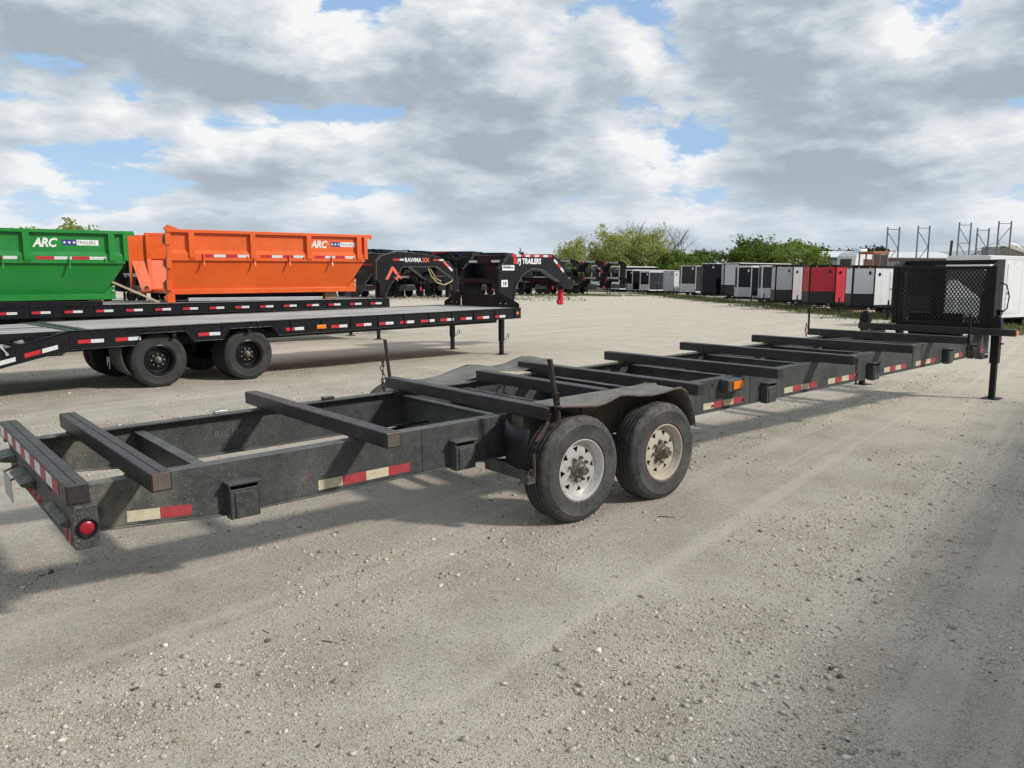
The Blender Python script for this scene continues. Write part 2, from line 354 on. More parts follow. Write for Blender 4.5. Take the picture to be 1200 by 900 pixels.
# ------------------------------------------------------------------ ground
GW = [(rng.uniform(0, 2*PI), rng.uniform(0.6, 7.0), rng.uniform(0, 2*PI)) for k in range(26)]
def ground_z(X, Y):
    Z = np.zeros_like(X)
    for a, f, ph in GW: Z = Z + np.sin((X*np.cos(a) + Y*np.sin(a))*f + ph) * 0.0024/np.sqrt(f)
    m = (np.abs(X) < 15.9) & (Y > -1.9) & (Y < 23.9)
    return np.where(m, np.clip(Z, -0.007, 0.007), 0.0) - 0.004
def ground():
    # fine sheet near the camera with real low undulations, coarse rings out to the horizon
    xs = np.concatenate([[-3000, -1200, -500, -200, -90, -45, -25], np.arange(-16, 16.01, 0.16), [25, 45, 90, 200, 500, 1200, 3000]])
    ys = np.concatenate([[-1500, -300, -80, -25, -8], np.arange(-2, 24.01, 0.16), [32, 45, 70, 110, 200, 500, 1200, 4000]])
    X, Y = np.meshgrid(xs, ys); Z = ground_z(X, Y)
    nx, ny = len(xs), len(ys)
    vs = np.stack([X, Y, Z], -1).reshape(-1, 3)
    I = np.arange(ny-1)[:, None]*nx + np.arange(nx-1)[None]
    fs = np.stack([I, I+1, I+nx+1, I+nx], -1).reshape(-1, 4)
    me = bpy.data.meshes.new('ground'); me.from_pydata(vs.tolist(), [], fs.tolist()); me.materials.append(GROUND)
    me.polygons.foreach_set('use_smooth', [True]*len(me.polygons))
    o = bpy.data.objects.new('ground', me); COL.objects.link(o); o['kind'] = 'structure'
ground()

def np_mesh(name, verts, faces, mats, midx=None, smooth=False):
    me = bpy.data.meshes.new(name); n = len(faces); k = faces.shape[1]
    me.vertices.add(len(verts)); me.vertices.foreach_set('co', verts.astype(np.float32).ravel())
    me.loops.add(n*k); me.loops.foreach_set('vertex_index', faces.astype(np.int32).ravel())
    me.polygons.add(n); me.polygons.foreach_set('loop_start', np.arange(0, n*k, k, dtype=np.int32))
    for m in (mats if isinstance(mats, (list, tuple)) else [mats]): me.materials.append(m)
    if midx is not None: me.polygons.foreach_set('material_index', midx.astype(np.int32))
    if smooth: me.polygons.foreach_set('use_smooth', np.ones(n, bool))
    me.update(calc_edges=True); me.validate(); return me

def gravel():
    mats = []
    for i, c in enumerate(((0.52, 0.475, 0.405), (0.43, 0.39, 0.33), (0.33, 0.29, 0.24), (0.68, 0.64, 0.57), (0.13, 0.11, 0.095))):
        mats.append(plain('gravel stone %d' % i, c, 0.9, spec=0.15, vary=0.25, scale=40))
    cube = np.array([(-1,-1,-1),(1,-1,-1),(1,1,-1),(-1,1,-1),(-1,-1,1),(1,-1,1),(1,1,1),(-1,1,1)], float)*0.62
    fc = np.array([(0,3,2,1),(4,5,6,7),(0,1,5,4),(1,2,6,5),(2,3,7,6),(3,0,4,7)])
    n = 160000
    yy = 2.0 + 13.0*rng.random(n*3)**1.9; xx = (rng.random(n*3)*2-1)*(0.72*yy + 0.4)
    # clumped density
    dens = np.zeros_like(xx)
    for k in range(14):
        a = rng.uniform(0, 2*PI) if k % 2 else rng.normal(-0.658, 0.12); f = rng.uniform(0.8, 5.0); dens += np.sin((xx*np.cos(a)+yy*np.sin(a))*f + rng.uniform(0, 6.3))
    keep = rng.random(n*3) < 1/(1+np.exp(-1.5*dens + 0.3)); xx = xx[keep][:n]; yy = yy[keep][:n]; n = len(xx)
    r = 0.0023*np.exp(rng.exponential(0.31, n)); r = np.clip(r, 0.0022, 0.017)*(1 + 0.05*(yy-2)); r = np.minimum(r, 0.022)
    sc = np.stack([r*rng.uniform(0.8, 1.5, n), r*rng.uniform(0.7, 1.2, n), r*rng.uniform(0.45, 0.85, n)], -1)
    tw = rng.choice(n, 420, replace=False); sc[tw, 0] *= 4.0; sc[tw, 1:] *= 0.55      # bits of twig and leaf among the stones
    V = cube[None]*(1 + rng.uniform(-0.55, 0.45, (n, 8, 3)))
    V = V*sc[:, None]; a = rng.uniform(0, 2*PI, n); ca, sa = np.cos(a)[:, None], np.sin(a)[:, None]
    x = V[..., 0]*ca - V[..., 1]*sa; y = V[..., 0]*sa + V[..., 1]*ca
    V = np.stack([x + xx[:, None], y + yy[:, None], V[..., 2] + sc[:, 2:3]*0.22 + ground_z(xx, yy)[:, None]], -1)
    F = fc[None] + (np.arange(n)*8)[:, None, None]
    mi = np.repeat(rng.choice(5, n, p=[0.40, 0.30, 0.16, 0.12, 0.02]), 6); mi.reshape(-1, 6)[tw] = 4
    me = np_mesh('gravel', V.reshape(-1, 3), F.reshape(-1, 4), mats, mi)
    o = bpy.data.objects.new('gravel', me); COL.objects.link(o); o['kind'] = 'stuff'; o['label'] = 'loose grey and cream gravel stones scattered on the yard'; o['category'] = 'gravel'
gravel()

# ------------------------------------------------------------------ the frame trailer in the foreground
def tread_bump(m):
    N = NT(m.node_tree); b = [n for n in m.node_tree.nodes if n.type == 'BSDF_PRINCIPLED'][0]
    tc = N.node('ShaderNodeTexCoord'); x, y, z = N.sep(tc.outputs['Object'])
    a = N.math('SINE', N.math('MULTIPLY', N.math('ADD', x, y), 120)); c = N.math('SINE', N.math('MULTIPLY', N.math('SUBTRACT', x, y), 120))
    hgt = N.ramp(N.math('MULTIPLY', a, c), 0.25, 0.7)
    bp = N.node('ShaderNodeBump'); bp.inputs['Strength'].default_value = 0.9; bp.inputs['Distance'].default_value = 0.006
    N.set(bp.inputs['Height'], hgt); N.l.new(bp.outputs[0], b.inputs['Normal'])
tread_bump(fender_mat)

def tyre_mesh(R, w, rb, name, mat, grooves=4, n=64):
    """outer sidewall at v = 0, tyre runs inward to v = -w"""
    b = T(); h = R - rb
    p = [(rb-0.004, -0.022), (rb+0.012, -0.006), (rb+h*0.10, -0.002), (rb+h*0.13, 0.003), (rb+h*0.17, 0.001), (rb+h*0.40, 0.006), (rb+h*0.62, 0.005), (rb+h*0.66, 0.008), (rb+h*0.70, 0.004), (rb+h*0.84, -0.008), (rb+h*0.93, -0.018), (R-0.008, -0.026), (R-0.001, -0.036)]
    t0, t1 = -0.036, -w+0.036
    for g in range(grooves):
        c = t0 + (t1-t0)*(g+0.75)/(grooves+0.5)
        p += [(R, c+0.008), (R-0.014, c+0.0055), (R-0.014, c-0.0055), (R, c-0.008)]
    p += [(R-0.001, -w+0.036), (R-0.008, -w+0.026), (rb+h*0.84, -w+0.010), (rb+h*0.45, -w), (rb+0.012, -w+0.008), (rb-0.004, -w+0.025)]
    b.lathe(p, (0,0,0), n); return b.mesh(name, mat, 35)

def spoke_wheel_mesh(mat):
    """eight-slot trailer wheel, disc recessed behind the flange"""
    b = T()
    b.lathe([(0.205,-0.205),(0.222,-0.20),(0.214,-0.19),(0.200,-0.17),(0.188,-0.14),(0.188,-0.062),(0.193,-0.050),(0.199,-0.040),(0.204,-0.030),(0.208,-0.014),(0.216,-0.003),(0.224,-0.004),(0.226,-0.014),(0.219,-0.02)], (0,0,0), 64)
    n = 8; d = lambda r: -0.046 - 0.016*max(0, min(1, (r-0.10)/0.085))
    for k in range(n):
        a0 = 2*PI*k/n + 0.2
        def P(r, da, dv=0.0): a = a0 + math.radians(da); return (r*math.cos(a), d(r)+dv, r*math.sin(a))
        for back in (0.0, -0.008):
            vs = [P(0.062,-22.5,back),P(0.062,0,back),P(0.062,22.5,back),P(0.112,-22.5,back),P(0.122,0,back),P(0.112,22.5,back),P(0.164,-9.5,back),P(0.164,9.5,back),P(0.189,-22.5,back),P(0.189,-11.5,back),P(0.189,11.5,back),P(0.189,22.5,back)]
            fs = [(0,1,4,3),(1,2,5,4),(3,4,6,9,8),(4,5,11,10,7),(6,7,10,9)]
            b.add(vs, fs)
        e = [P(0.122,0),P(0.164,-9.5),P(0.164,9.5),P(0.122,0,-0.008),P(0.164,-9.5,-0.008),P(0.164,9.5,-0.008)]
        b.add(e, [(0,1,4,3),(1,2,5,4),(2,0,3,5)])
    return b.mesh('wheel', mat, 35)

def hub_mesh():
    b = T(); b.lathe([(0.0,0.030),(0.014,0.031),(0.016,0.036),(0.026,0.036),(0.031,0.030),(0.033,0.018),(0.033,-0.002),(0.042,-0.006),(0.046,-0.018),(0.050,-0.026),(0.066,-0.030),(0.070,-0.046)], (0,0,0), 32)
    return b.mesh('hub', hub_mat, 35)
def nut_mesh():
    b = T(); b.lathe([(0.0,0.0),(0.006,0.0),(0.0125,-0.006),(0.0125,-0.026),(0.017,-0.034)], (0,0,0), 6); return b.mesh('lug_nut', hub_mat)
def frame_trailer():
    root = empty('frame_trailer', (0.189, 5.769, 0.0), 0.701, 0.0223)
    tag(root, 'long bare charcoal gooseneck frame trailer without a deck, parked across the foreground gravel', 'trailer')
    WB = 1.558
    sec = [(-3.03,.75),(9.15,.75),(9.15,.455),(-2.35,.455),(-3.03,.518)]
    # main rails: web, top flange, bottom flange with the dusty lip
    b = T(); b.plate_v(sec, -0.012, 0.0); b.box((-3.03,-0.085,.738),(9.15,-0.0125,.751))
    b.plate_v([(-3.03,.518),(-2.35,.455),(9.15,.455),(9.15,.444),(-2.35,.444),(-3.03,.507)], -0.085, 0.016)
    near = b.build('side_rail', frame_paint, root, 0.003)
    b = T(); b.plate_v(sec, -WB, -WB+0.012); b.box((-3.03,-WB+0.0125,.738),(9.15,-WB+0.085,.751))
    b.plate_v([(-3.03,.518),(-2.35,.455),(9.15,.455),(9.15,.444),(-2.35,.444),(-3.03,.507)], -WB-0.016, -WB+0.085)
    b.build('side_rail', frame_paint, root, 0.003)
    # cross members between the rails
    cm = T(); cm.box((-0.004,-WB+0.014,.46),(0.004,-0.014,.69)); cm.box((-0.035,-WB+0.014,.69),(0.035,-0.014,.70)); cm.box((-0.035,-WB+0.014,.458),(0.035,-0.014,.468))
    me = cm.mesh('cross_member', frame_paint)
    for u in (-2.39,-0.19,0.46,1.55,2.85,4.25,5.75,7.25,8.45): inst(me, 'cross_member', root, (u,0,0))
    # loose-looking cross bars lying across the rails
    us = [-3.182,-2.828,-1.51,-0.262,0.591,1.342,2.637,4.068,5.549,7.042,8.62]
    vf = [-1.716,-1.765,-1.804,-1.725,-1.5,-1.773,-1.772,-1.818,-1.745,-1.75,-1.755]
    vn = [0.349,0.394,0.375,0.42,0.114,0.48,0.418,0.429,0.398,0.429,0.496]
    for i,(u,a,c) in enumerate(zip(us,vf,vn)):
        b = T(); b.box((u-0.003,a,.7535),(u+0.097,c,.8495))
        o = b.build('cross_bar', bar_paint, root, 0.007)
        if i in (0, 1):
            g = T(); g.box((u+0.044,a+0.01,.849),(u+0.0475,c-0.01,.8515)); g.build('weld_seam', drum_mat, o)
        e = T(); e.box((u+0.006,c-0.001,.763),(u+0.088,c+0.0025,.841)); e.build('end_plate', edge_mat if i in (1,2) else bar_paint, o)
        for vv in (-0.045, -WB+0.045):
            if not (a < vv < c): continue
            for uu in (u-0.005, u+0.099):
                w = T(); w.pipe([(uu,vv-.038,.7535),(uu,vv-.012,.7545),(uu,vv+.012,.753),(uu,vv+.038,.7545)], 0.006, 5); w.build('weld_bead', rusty, o)
    for u in (-1.02, 2.84, 6.52):
        b = T(); b.pipe([(u,.001,.462),(u+.002,.0015,.60),(u-.001,.001,.748)], 0.0045, 5); b.build('weld_seam', frame_paint, near)
    for u in (-.36, 1.36, 1.44, 2.22, 2.72):
        for w in (.50, .70): b = T(); b.lathe([(0,.014),(.011,.014),(.0125,.002),(.02,.002),(.02,0)], (u,.0,w), 6); b.build('bolt', rusty, near)
    # rear bumper under the last bar
    b = T(); b.box((-3.14,-1.758,.487),(-3.03,.2,.70)); b.box((-3.125,-1.70,.70),(-3.045,.16,.7525))
    bump = b.build('rear_bumper', rear_paint, root, 0.006)
    for v, s in ((0.2, 1), (-1.758, -1)):
        b = T(); b.lathe([(0.028,0.0),(0.048,0.0),(0.049,0.010*s),(0.043,0.015*s),(0.036,0.009*s),(0.033,0.002*s)], (-3.083,v,.592), 32); ring = b.build('tail_light', black, root)
        b = T(); b.lathe([(0.0,0.012*s),(0.016,0.0115*s),(0.026,0.009*s),(0.034,0.004*s),(0.034,0.001*s)], (-3.083,v,.592), 28); b.build('lens', red_lens, ring)
    for (v0,v1,u0,w0,w1) in ((-1.77,-1.50,-3.25,.60,.655),(-1.22,-0.80,-3.215,.575,.635),(-0.30,0.10,-3.18,.575,.625)):
        b = T(); b.prism([(-3.141,w1),(u0,w1-0.015),(u0,w1-0.03),(-3.141,w0)], lambda p,t,v0=v0,v1=v1:(p[0], v0 if t==0 else v1, p[1])); b.build('bumper_step', frame_paint, bump, 0.003)
    b = T(); b.box((-3.22,-1.46,.43),(-3.216,-1.16,.58)); lp = b.build('licence_plate', plate_steel, root)
    for v in (-1.45,-1.18): b = T(); b.tube((-3.222,v,.565),(-3.14,v,.60),.006,6); b.build('plate_bracket', rusty, lp)
    for v in (-0.98,-0.84,-0.70):
        b = T(); b.lathe([(0,-0.016),(0.014,-0.013),(0.026,0.0)], (-3.1405,v,.545), 16, 'u'); b.build('marker_light', red_lens, root)
    segs = np.linspace(-1.66, 0.20, 13)
    for k in range(12):
        b = T(); b.box((-3.1872,segs[k]+0.001,.772),(-3.1855,segs[k+1]-0.001,.836)); b.build('reflector_strip', tape_white if k%2==0 else old_red, root)
    for v in (-0.05, 0.06): b = T(); b.prism([(v,.49),(v+0.05,.49),(v+0.085,.58),(v+0.035,.58)], lambda p,t:(-3.1405-0.0015*t,p[0],p[1])); b.build('reflector_strip', old_red, root)
    # reflective tape along the near rail
    for (u0,u1,n,w,tilt) in ((-2.86,-2.53,2,.548,-.09),(-1.78,-1.12,4,.507,0),(2.085,2.72,4,.505,0),(3.47,4.13,4,.505,0),(4.37,5.0,4,.505,0),(5.73,6.35,4,.505,0),(6.62,7.23,4,.505,0),(7.88,8.17,2,.505,0),(8.77,8.93,1,.505,0)):
        for k in range(n):
            a, c = u0+(u1-u0)*k/n+0.0008, u0+(u1-u0)*(k+1)/n-0.0008
            wa, wc = w+tilt*(a-u0), w+tilt*(c-u0)
            b = T(); b.plate_v([(a,wa-.03),(c,wc-.03),(c,wc+.03),(a,wa+.03)], 0.0005, 0.0022)
            b.build('reflector_strip', old_red if (k%2==1 or n==1) else old_cream, root)
    # stake pockets on the outside of both rails
    def pocket(u, v, s):
        b = T(); y = lambda a, c: (v+min(a*s, c*s), v+max(a*s, c*s))
        for (a0,a1,c0,c1,w0,w1) in ((-.085,-.075,0,.07,.43,.625),(.075,.085,0,.07,.43,.625),(-.085,.085,.06,.07,.43,.60),(-.095,.095,0,.085,.625,.64),(-.055,.055,.07,.078,.435,.585)):
            p, q = y(c0, c1); b.box((u+a0,p,w0),(u+a1,q,w1))
        b.build('stake_pocket', frame_paint, root, 0.003)
    for u in (-2.26,-0.71,3.12,5.38,7.56,8.42): pocket(u, 0.0, 1); pocket(u, -WB, -1)
    # amber side marker
    b = T(); b.box((2.33,0.0,.625),(2.58,0.10,.742)); mk = b.build('marker_light', frame_paint, root, 0.012)
    b = T(); b.box((2.40,0.10,.645),(2.56,0.112,.722)); b.build('lens', amber_lens, mk, 0.01)
    b = T(); b.box((8.63,0.499,.765),(8.705,0.512,.835)); b.build('marker_light', amber_lens, root, 0.006)
    # wheels
    tm = tyre_mesh(0.3875, 0.235, 0.212, 'tyre', rubber); hm = hub_mesh(); nm = nut_mesh()
    dm = T().lathe([(0.0,-0.10),(0.180,-0.10),(0.180,-0.2)], (0,0,0), 24).mesh('brake_drum', drum_mat)
    for k, u in enumerate((0.0, 0.9145)):
        wm = spoke_wheel_mesh((steel_rim, steel_rim2)[k])
        for s in (1, -1):
            wh = inst(wm, 'wheel', root, uvw((u, 0.5 if s == 1 else -WB-0.5, 0.379 - 0.0223*u)), (0, 0.4*k+0.1, 0 if s == 1 else PI))
            inst(tm, 'tyre', wh); inst(hm, 'hub', wh); inst(dm, 'brake_drum', wh)
            for q in range(8):
                a = 2*PI*q/8 + 0.6; inst(nm, 'lug_nut', wh, uvw((0.086*math.cos(a), -0.018, 0.086*math.sin(a))))
        b = T(); b.tube((u,-WB-0.28,.375),(u,0.28,.375),0.045,14); b.build('axle', rear_paint, root)
        for v in (-0.07, -WB+0.07):
            b = T()
            for L in range(4): b.pipe([(u-0.42+0.07*L,v,.36+0.05-0.012*L),(u,v,.30+0.012*L+0.03),(u+0.42-0.07*L,v,.36+0.05-0.012*L)],0.02,6)
            b.build('leaf_spring', rusty, root)
    # fenders of dented tread plate
    def fender(v0, v1, seed, path, inner=None):
        r = random.Random(seed); vs = []; fs = []; nv = 8; k = len(path)
        for i,(u,w) in enumerate(path):
            for j in range(nv+1):
                t = j/nv; e = abs(t - (0 if abs(v0) < abs(v1) else 1))
                wi = w if inner is None or u > 1.05 else inner + (w-inner)*t
                vs.append((u + 0.008*math.sin(5*t+seed), v0+(v1-v0)*t, wi + ((0.012 if inner is None else 0.005)*math.sin(2.3*t*3+i*0.9+seed) + r.uniform(-.004,.004))*e))
        for i in range(k-1):
            for j in range(nv): a = i*(nv+1)+j; fs.append((a, a+1, a+nv+2, a+nv+1))
        b = T(); b.add(vs, fs, True); o = b.build('fender', fender_mat, root, angle=50)
        sm = o.modifiers.new('smooth', 'SUBSURF'); sm.levels = 1; sm.render_levels = 1
        so = o.modifiers.new('thickness', 'SOLIDIFY'); so.thickness = 0.006; so.offset = -1
        e = T(); edge = v1 if abs(v1-0.5) < 0.1 or v1 < -1.9 else v0
        e.pipe([(u, edge, w+(0.012 if inner is None else 0.005)*math.sin(2.3*3*(1 if edge == v1 else 0)+i*0.9+seed)-0.004) for i,(u,w) in enumerate(path)], 0.009, 6); e.build('rolled_edge', edge_mat, o)
        return o
    f = fender(0.135, 0.505, 1, [(-.22,.862),(-.12,.855),(0,.845),(.12,.836),(.22,.842),(.31,.862),(.38,.874),(.46,.868),(.60,.848),(.75,.840),(.88,.848),(1.0,.860),(1.09,.858),(1.16,.815),(1.22,.73),(1.265,.62),(1.285,.52)], 0.845)
    fender(-WB-.50, -WB-.002, 2, [(.02,.757),(.08,.752),(.16,.748),(.35,.742),(.55,.752),(.75,.79),(.90,.815),(1.05,.80),(1.2,.775),(1.4,.80),(1.56,.845),(1.66,.86)])
    b = T(); b.box((-.24,0.128,.50),(1.24,0.136,.836))
    for u in (-.02,.16,.34,.62,.80,1.02): b.box((u,0.1365,.52),(u+.022,0.150,.834))
    b.box((-.24,.004,.50),(-.232,.1275,.83)); b.box((1.232,.004,.50),(1.24,.1275,.83))
    b.build('fender_liner', dirty_inner, root)
    b = T(); b.bar((.20,0.145,.56),(.385,0.47,.862),.03,.016); b.build('fender_brace', edge_mat, root)
    # dark curved apron behind the rear wheel, its bent rusty edge rod and the bracket under it
    b = T(); vs = []; fs = []
    for i in range(9):
        t = i/8; u = -.30 - .20*math.sin(t*PI*0.62); v = 0.004 + .47*t
        vs += [(u, v, .455), (u-.02, v, .64), (u+.01, v, .74)]
    for i in range(8):
        for j in range(2): a = i*3+j; fs.append((a, a+1, a+4, a+3))
    b.add(vs, fs, True); o = b.build('wheel_apron', rack_paint, root); so = o.modifiers.new('thickness','SOLIDIFY'); so.thickness = 0.008
    b = T(); b.pipe([(-.315,.50,.83),(-.33,.50,.775),(-.37,.50,.725),(-.44,.495,.655),(-.455,.49,.56),(-.45,.49,.42)],0.011,8); b.build('edge_rod', rusty, root)
    b = T(); b.bar((-.46,0.0,.415),(-.46,.47,.415),.06,.07); b.box((-.50,.40,.36),(-.43,.48,.42)); b.build('apron_bracket', rear_paint, root, 0.004)
    # steel stakes standing in the bar ends, with their chains
    def chain(p, n, down=0.038, mat=rusty, par=None):
        b = MB(uvw)
        for k in range(n):
            c = Vector(p) + Vector((0.008*math.sin(k*2.1), 0.004*math.cos(k*1.7), -down*k)); vs = []; fs = []
            for i in range(10):
                a = 2*PI*i/10; x, z = 0.013*math.cos(a), 0.026*math.sin(a)
                d = Vector((x,0,z)) if k % 2 == 0 else Vector((0,x,z))
                nrm = Vector((0,1,0)) if k % 2 == 0 else Vector((1,0,0)); rad = d.normalized()
                for j in range(4):
                    q = PI/2*j; vs.append(c + d + (rad*math.cos(q)+nrm*math.sin(q))*0.0055)
            for i in range(10):
                for j in range(4): fs.append((i*4+j, ((i+1)%10)*4+j, ((i+1)%10)*4+(j+1)%4, i*4+(j+1)%4))
            b.add(vs, fs, True)
        b.build('chain', mat, par or root)
    for (p0,p1,wd,m) in (((-.185,.455,.74),(-.25,.43,1.19),.034,bar_paint),((-.20,-1.742,.80),(-.235,-1.75,1.185),.03,bar_paint),((7.09,-1.765,.76),(7.085,-1.765,1.155),.026,rack_paint),((7.095,.445,.72),(7.085,.445,1.15),.026,rack_paint)):
        b = T(); b.bar(p0, p1, wd, wd*0.75, (1,0,0)); b.build('stake', m, root, 0.004)
    chain((-.205,.462,.93), 6); chain((-.26,-1.765,1.0), 8); chain((7.06,-1.79,.90), 5); chain((4.12,.44,.80), 7); chain((7.08,.46,.79), 6)
    # small fittings on the far rail, wiring inside
    for u in (-1.86, -.98): b = T(); b.box((u,-WB+.01,.7515),(u+.10,-WB+.06,.775)); b.build('rail_clip', galv if u < -1.5 else bar_paint, root, 0.004)
    for pts in ([(.62,-1.50,.66),(.70,-1.40,.56),(.80,-1.30,.50),(.95,-1.28,.50)],[(.95,-1.5,.70),(.86,-1.42,.62),(.90,-1.30,.55),(1.05,-1.1,.52)],[(-.9,-1.2,.50),(-.3,-1.15,.52),(.4,-1.2,.50)]):
        b = T(); b.pipe(pts, 0.009, 6); b.build('brake_line', black, root)
    text('R1C10450', 0.075, chalk, root, (-1.86,-WB+0.0135,.565), 'chalk_lettering', extrude=0.0005, space=1.05, sx=.85)
    # headache rack: two deep posts, rails and the expanded metal screen
    for v0, v1 in ((0.06,0.13),(-1.33,-1.26)):
        b = T(); b.plate_v([(8.85,.85),(8.85,1.745),(9.10,1.835),(9.17,1.835),(9.17,.62),(9.02,.62),(9.0,.85)], v0, v1); b.build('rack_post', rack_paint, root, 0.006)
    for (w0,w1,u0,u1,nm_) in ((.852,.90,8.855,8.905,'rack_rail'),(1.69,1.742,8.855,8.905,'rack_rail'),(1.765,1.833,9.105,9.168,'rack_rail'),(.76,.85,9.02,9.10,'rack_rail')):
        b = T(); b.box((u0,-1.258,w0),(u1,0.058,w1)); b.build(nm_, rack_paint, root, 0.005)
    for v0, v1 in ((-1.258,-1.185),(-.015,0.058)):
        b = T(); b.box((8.858,v0,.9005),(8.902,v1,1.6895)); b.build('rack_rail', rack_paint, root, 0.004)
    b = T(); px, pz = 0.052, 0.036
    va, vb, wa, wb_ = -1.21, 0.01, .895, 1.70
    nvv = int((vb-va)/px)+1; nw = int((wb_-wa)/pz)+1
    for i in range(nvv):
        for j in range(nw):
            x = va + i*px + (px/2 if j % 2 else 0); z = wa + j*pz
            if z + pz > wb_+.01 or x > vb+.01: continue
            for s in (-1, 1):
                p0 = (8.880, x, z); p1 = (8.880, x+s*px/2, z+pz)
                b.bar(p0, p1, 0.0145, 0.006, (1,0,0))
    b.build('mesh_screen', rack_paint, root)
    # gooseneck in front of the rack
    b = T()
    b.plate_v([(9.172,.62),(9.172,1.70),(10.72,1.68),(11.10,1.50),(11.22,1.40),(11.22,1.15),(10.99,1.25),(10.16,1.51),(9.30,1.53),(9.24,1.45),(9.20,1.04),(9.20,.62)], -.88, -.68)
    b.box((9.172,-1.2,.62),(9.26,-.40,1.02)); b.box((10.85,-.98,1.35),(11.2,-.58,1.52))
    b.build('gooseneck', rack_paint, root, 0.006)
    b = T(); b.tube((11.13,-.78,.85),(11.13,-.78,1.50),.062,18); b.lathe([(0.0,0.0),(0.085,0.0),(0.095,0.05),(0.07,0.12)], (11.13,-.78,.80), 20, 'w'); b.build('coupler', rack_paint, root)
    # jacks
    for v in (.185, -1.76):
        g = -0.0223*8.87/1.0
        b = T(); b.box((8.815,v-.055,.33),(8.925,v+.055,1.00)); b.box((8.83,v-.03,.99),(8.91,v+.03,1.03)); b.box((8.80,v-.068,.80),(8.94,v+.068,.93))
        j = b.build('jack', rack_paint, root, 0.005)
        b = T(); b.box((8.832,v-.038,g+.006),(8.908,v+.038,.34)); b.build('jack_leg', rack_paint, j, 0.003)
        b = T(); b.box((8.74,v-.11,g),(9.0,v+.11,g+.012)); b.build('jack_foot', rack_paint, j, 0.002)
        b = T(); b.tube((8.87,v+(.055 if v > 0 else -.055),.62),(8.87,v+(.10 if v > 0 else -.10),.62),.012,8); b.build('jack_pin', rusty, j)
    b = T(); b.box((8.62,0.002,.40),(8.86,.10,.452)); b.build('jack_bracket', frame_paint, root, 0.003)
    b = T(); b.pipe([(9.05,.135,1.50),(9.08,.20,1.46),(9.10,.235,1.30),(9.09,.22,1.12),(9.06,.15,1.05)],0.010,8); b.box((9.0,.131,1.02),(9.1,.17,1.10)); b.build('breakaway_cable', black, root)
frame_trailer()

# ------------------------------------------------------------------ deckover trailers
DUAL_T = tyre_mesh(0.43, 0.245, 0.235, 'tyre', rubber_new, 3, 48)
def black_wheel_mesh():
    b = T(); b.lathe([(0.238,-0.20),(0.245,-0.006),(0.236,-0.002),(0.226,-0.012),(0.214,-0.014),(0.202,-0.035),(0.193,-0.07),(0.188,-0.115),(0.172,-0.125),(0.15,-0.118),(0.11,-0.115),(0.0,-0.115)], (0,0,0), 40)
    return b.mesh('wheel', black_rim, 35)
BW = black_wheel_mesh()
OILHUB = T().lathe([(0,-0.012),(0.03,-0.012),(0.04,-0.02),(0.043,-0.05),(0.056,-0.058),(0.065,-0.115)], (0,0,0), 20).mesh('hub', hub_mat)
NUT = T().lathe([(0.0,-0.083),(0.010,-0.083),(0.014,-0.092),(0.014,-0.115)], (0,0,0), 6).mesh('lug_nut', chrome)
def dual_wheel(root, u, v, w, s, spin=0.0, full=True):
    wh = inst(BW, 'wheel', root, uvw((u, v, w)), (0, spin, 0 if s == 1 else PI))
    inst(DUAL_T, 'tyre', wh); inst(DUAL_T, 'tyre', wh, uvw((0, -0.30, 0)))
    if full:
        inst(OILHUB, 'hub', wh)
        for q in range(8): a = 2*PI*q/8; inst(NUT, 'lug_nut', wh, uvw((0.098*math.cos(a), 0, 0.098*math.sin(a))))
    return wh
def strips(root, pairs, w, v=0.001, h=0.052, order=(0, 1)):
    for (a, c) in pairs:
        m = (a+c)/2
        for k, (x0, x1) in enumerate(((a, m-.001), (m+.001, c))):
            b = T(); b.box((x0, v, w-h/2), (x1, v+0.002, w+h/2)); b.build('reflector_strip', (tape_red, tape_white)[order[k]], root)
def jack_leg(root, u, v, wtop, g, big=0.10):
    b = T(); b.box((u-big/2, v-big/2, g+.30), (u+big/2, v+big/2, wtop)); j = b.build('jack', black, root, 0.004)
    b = T(); b.box((u-big/2+.012, v-big/2+.012, g+.006), (u+big/2-.012, v+big/2-.012, g+.30)); b.build('jack_leg', black, j)
    b = T(); b.box((u-.12, v-.10, g), (u+.12, v+.10, g+.012)); b.build('jack_foot', black, j)
    b = T(); b.pipe([(u+big/2, v+.02, g+.34), (u+big/2+.10, v+.02, g+.34), (u+big/2+.10, v+.02, g+.40), (u+big/2+.13, v+.02, g+.46), (u+big/2+.17, v+.02, g+.44), (u+big/2+.16, v+.02, g+.36)], 0.010, 6); b.build('jack_pin', rusty, j)
def deck_boards(root, u0, u1, va, vb, w, n, th=0.04, split=None):
    pw = (vb-va)/n; r = random.Random(int(u1*100))
    for i in range(n):
        cuts = [u0] + sorted(split[i % len(split)] if split else []) + [u1]
        for a, c in zip(cuts, cuts[1:]):
            b = T(); dz = r.uniform(-.003, .003); b.box((a+.002, va+i*pw+.004, w-th), (c-.002, va+(i+1)*pw-.004, w+dz))
            b.build('deck_board', wood_mats[r.choice((0,0,1,1,2,2,3))], root)

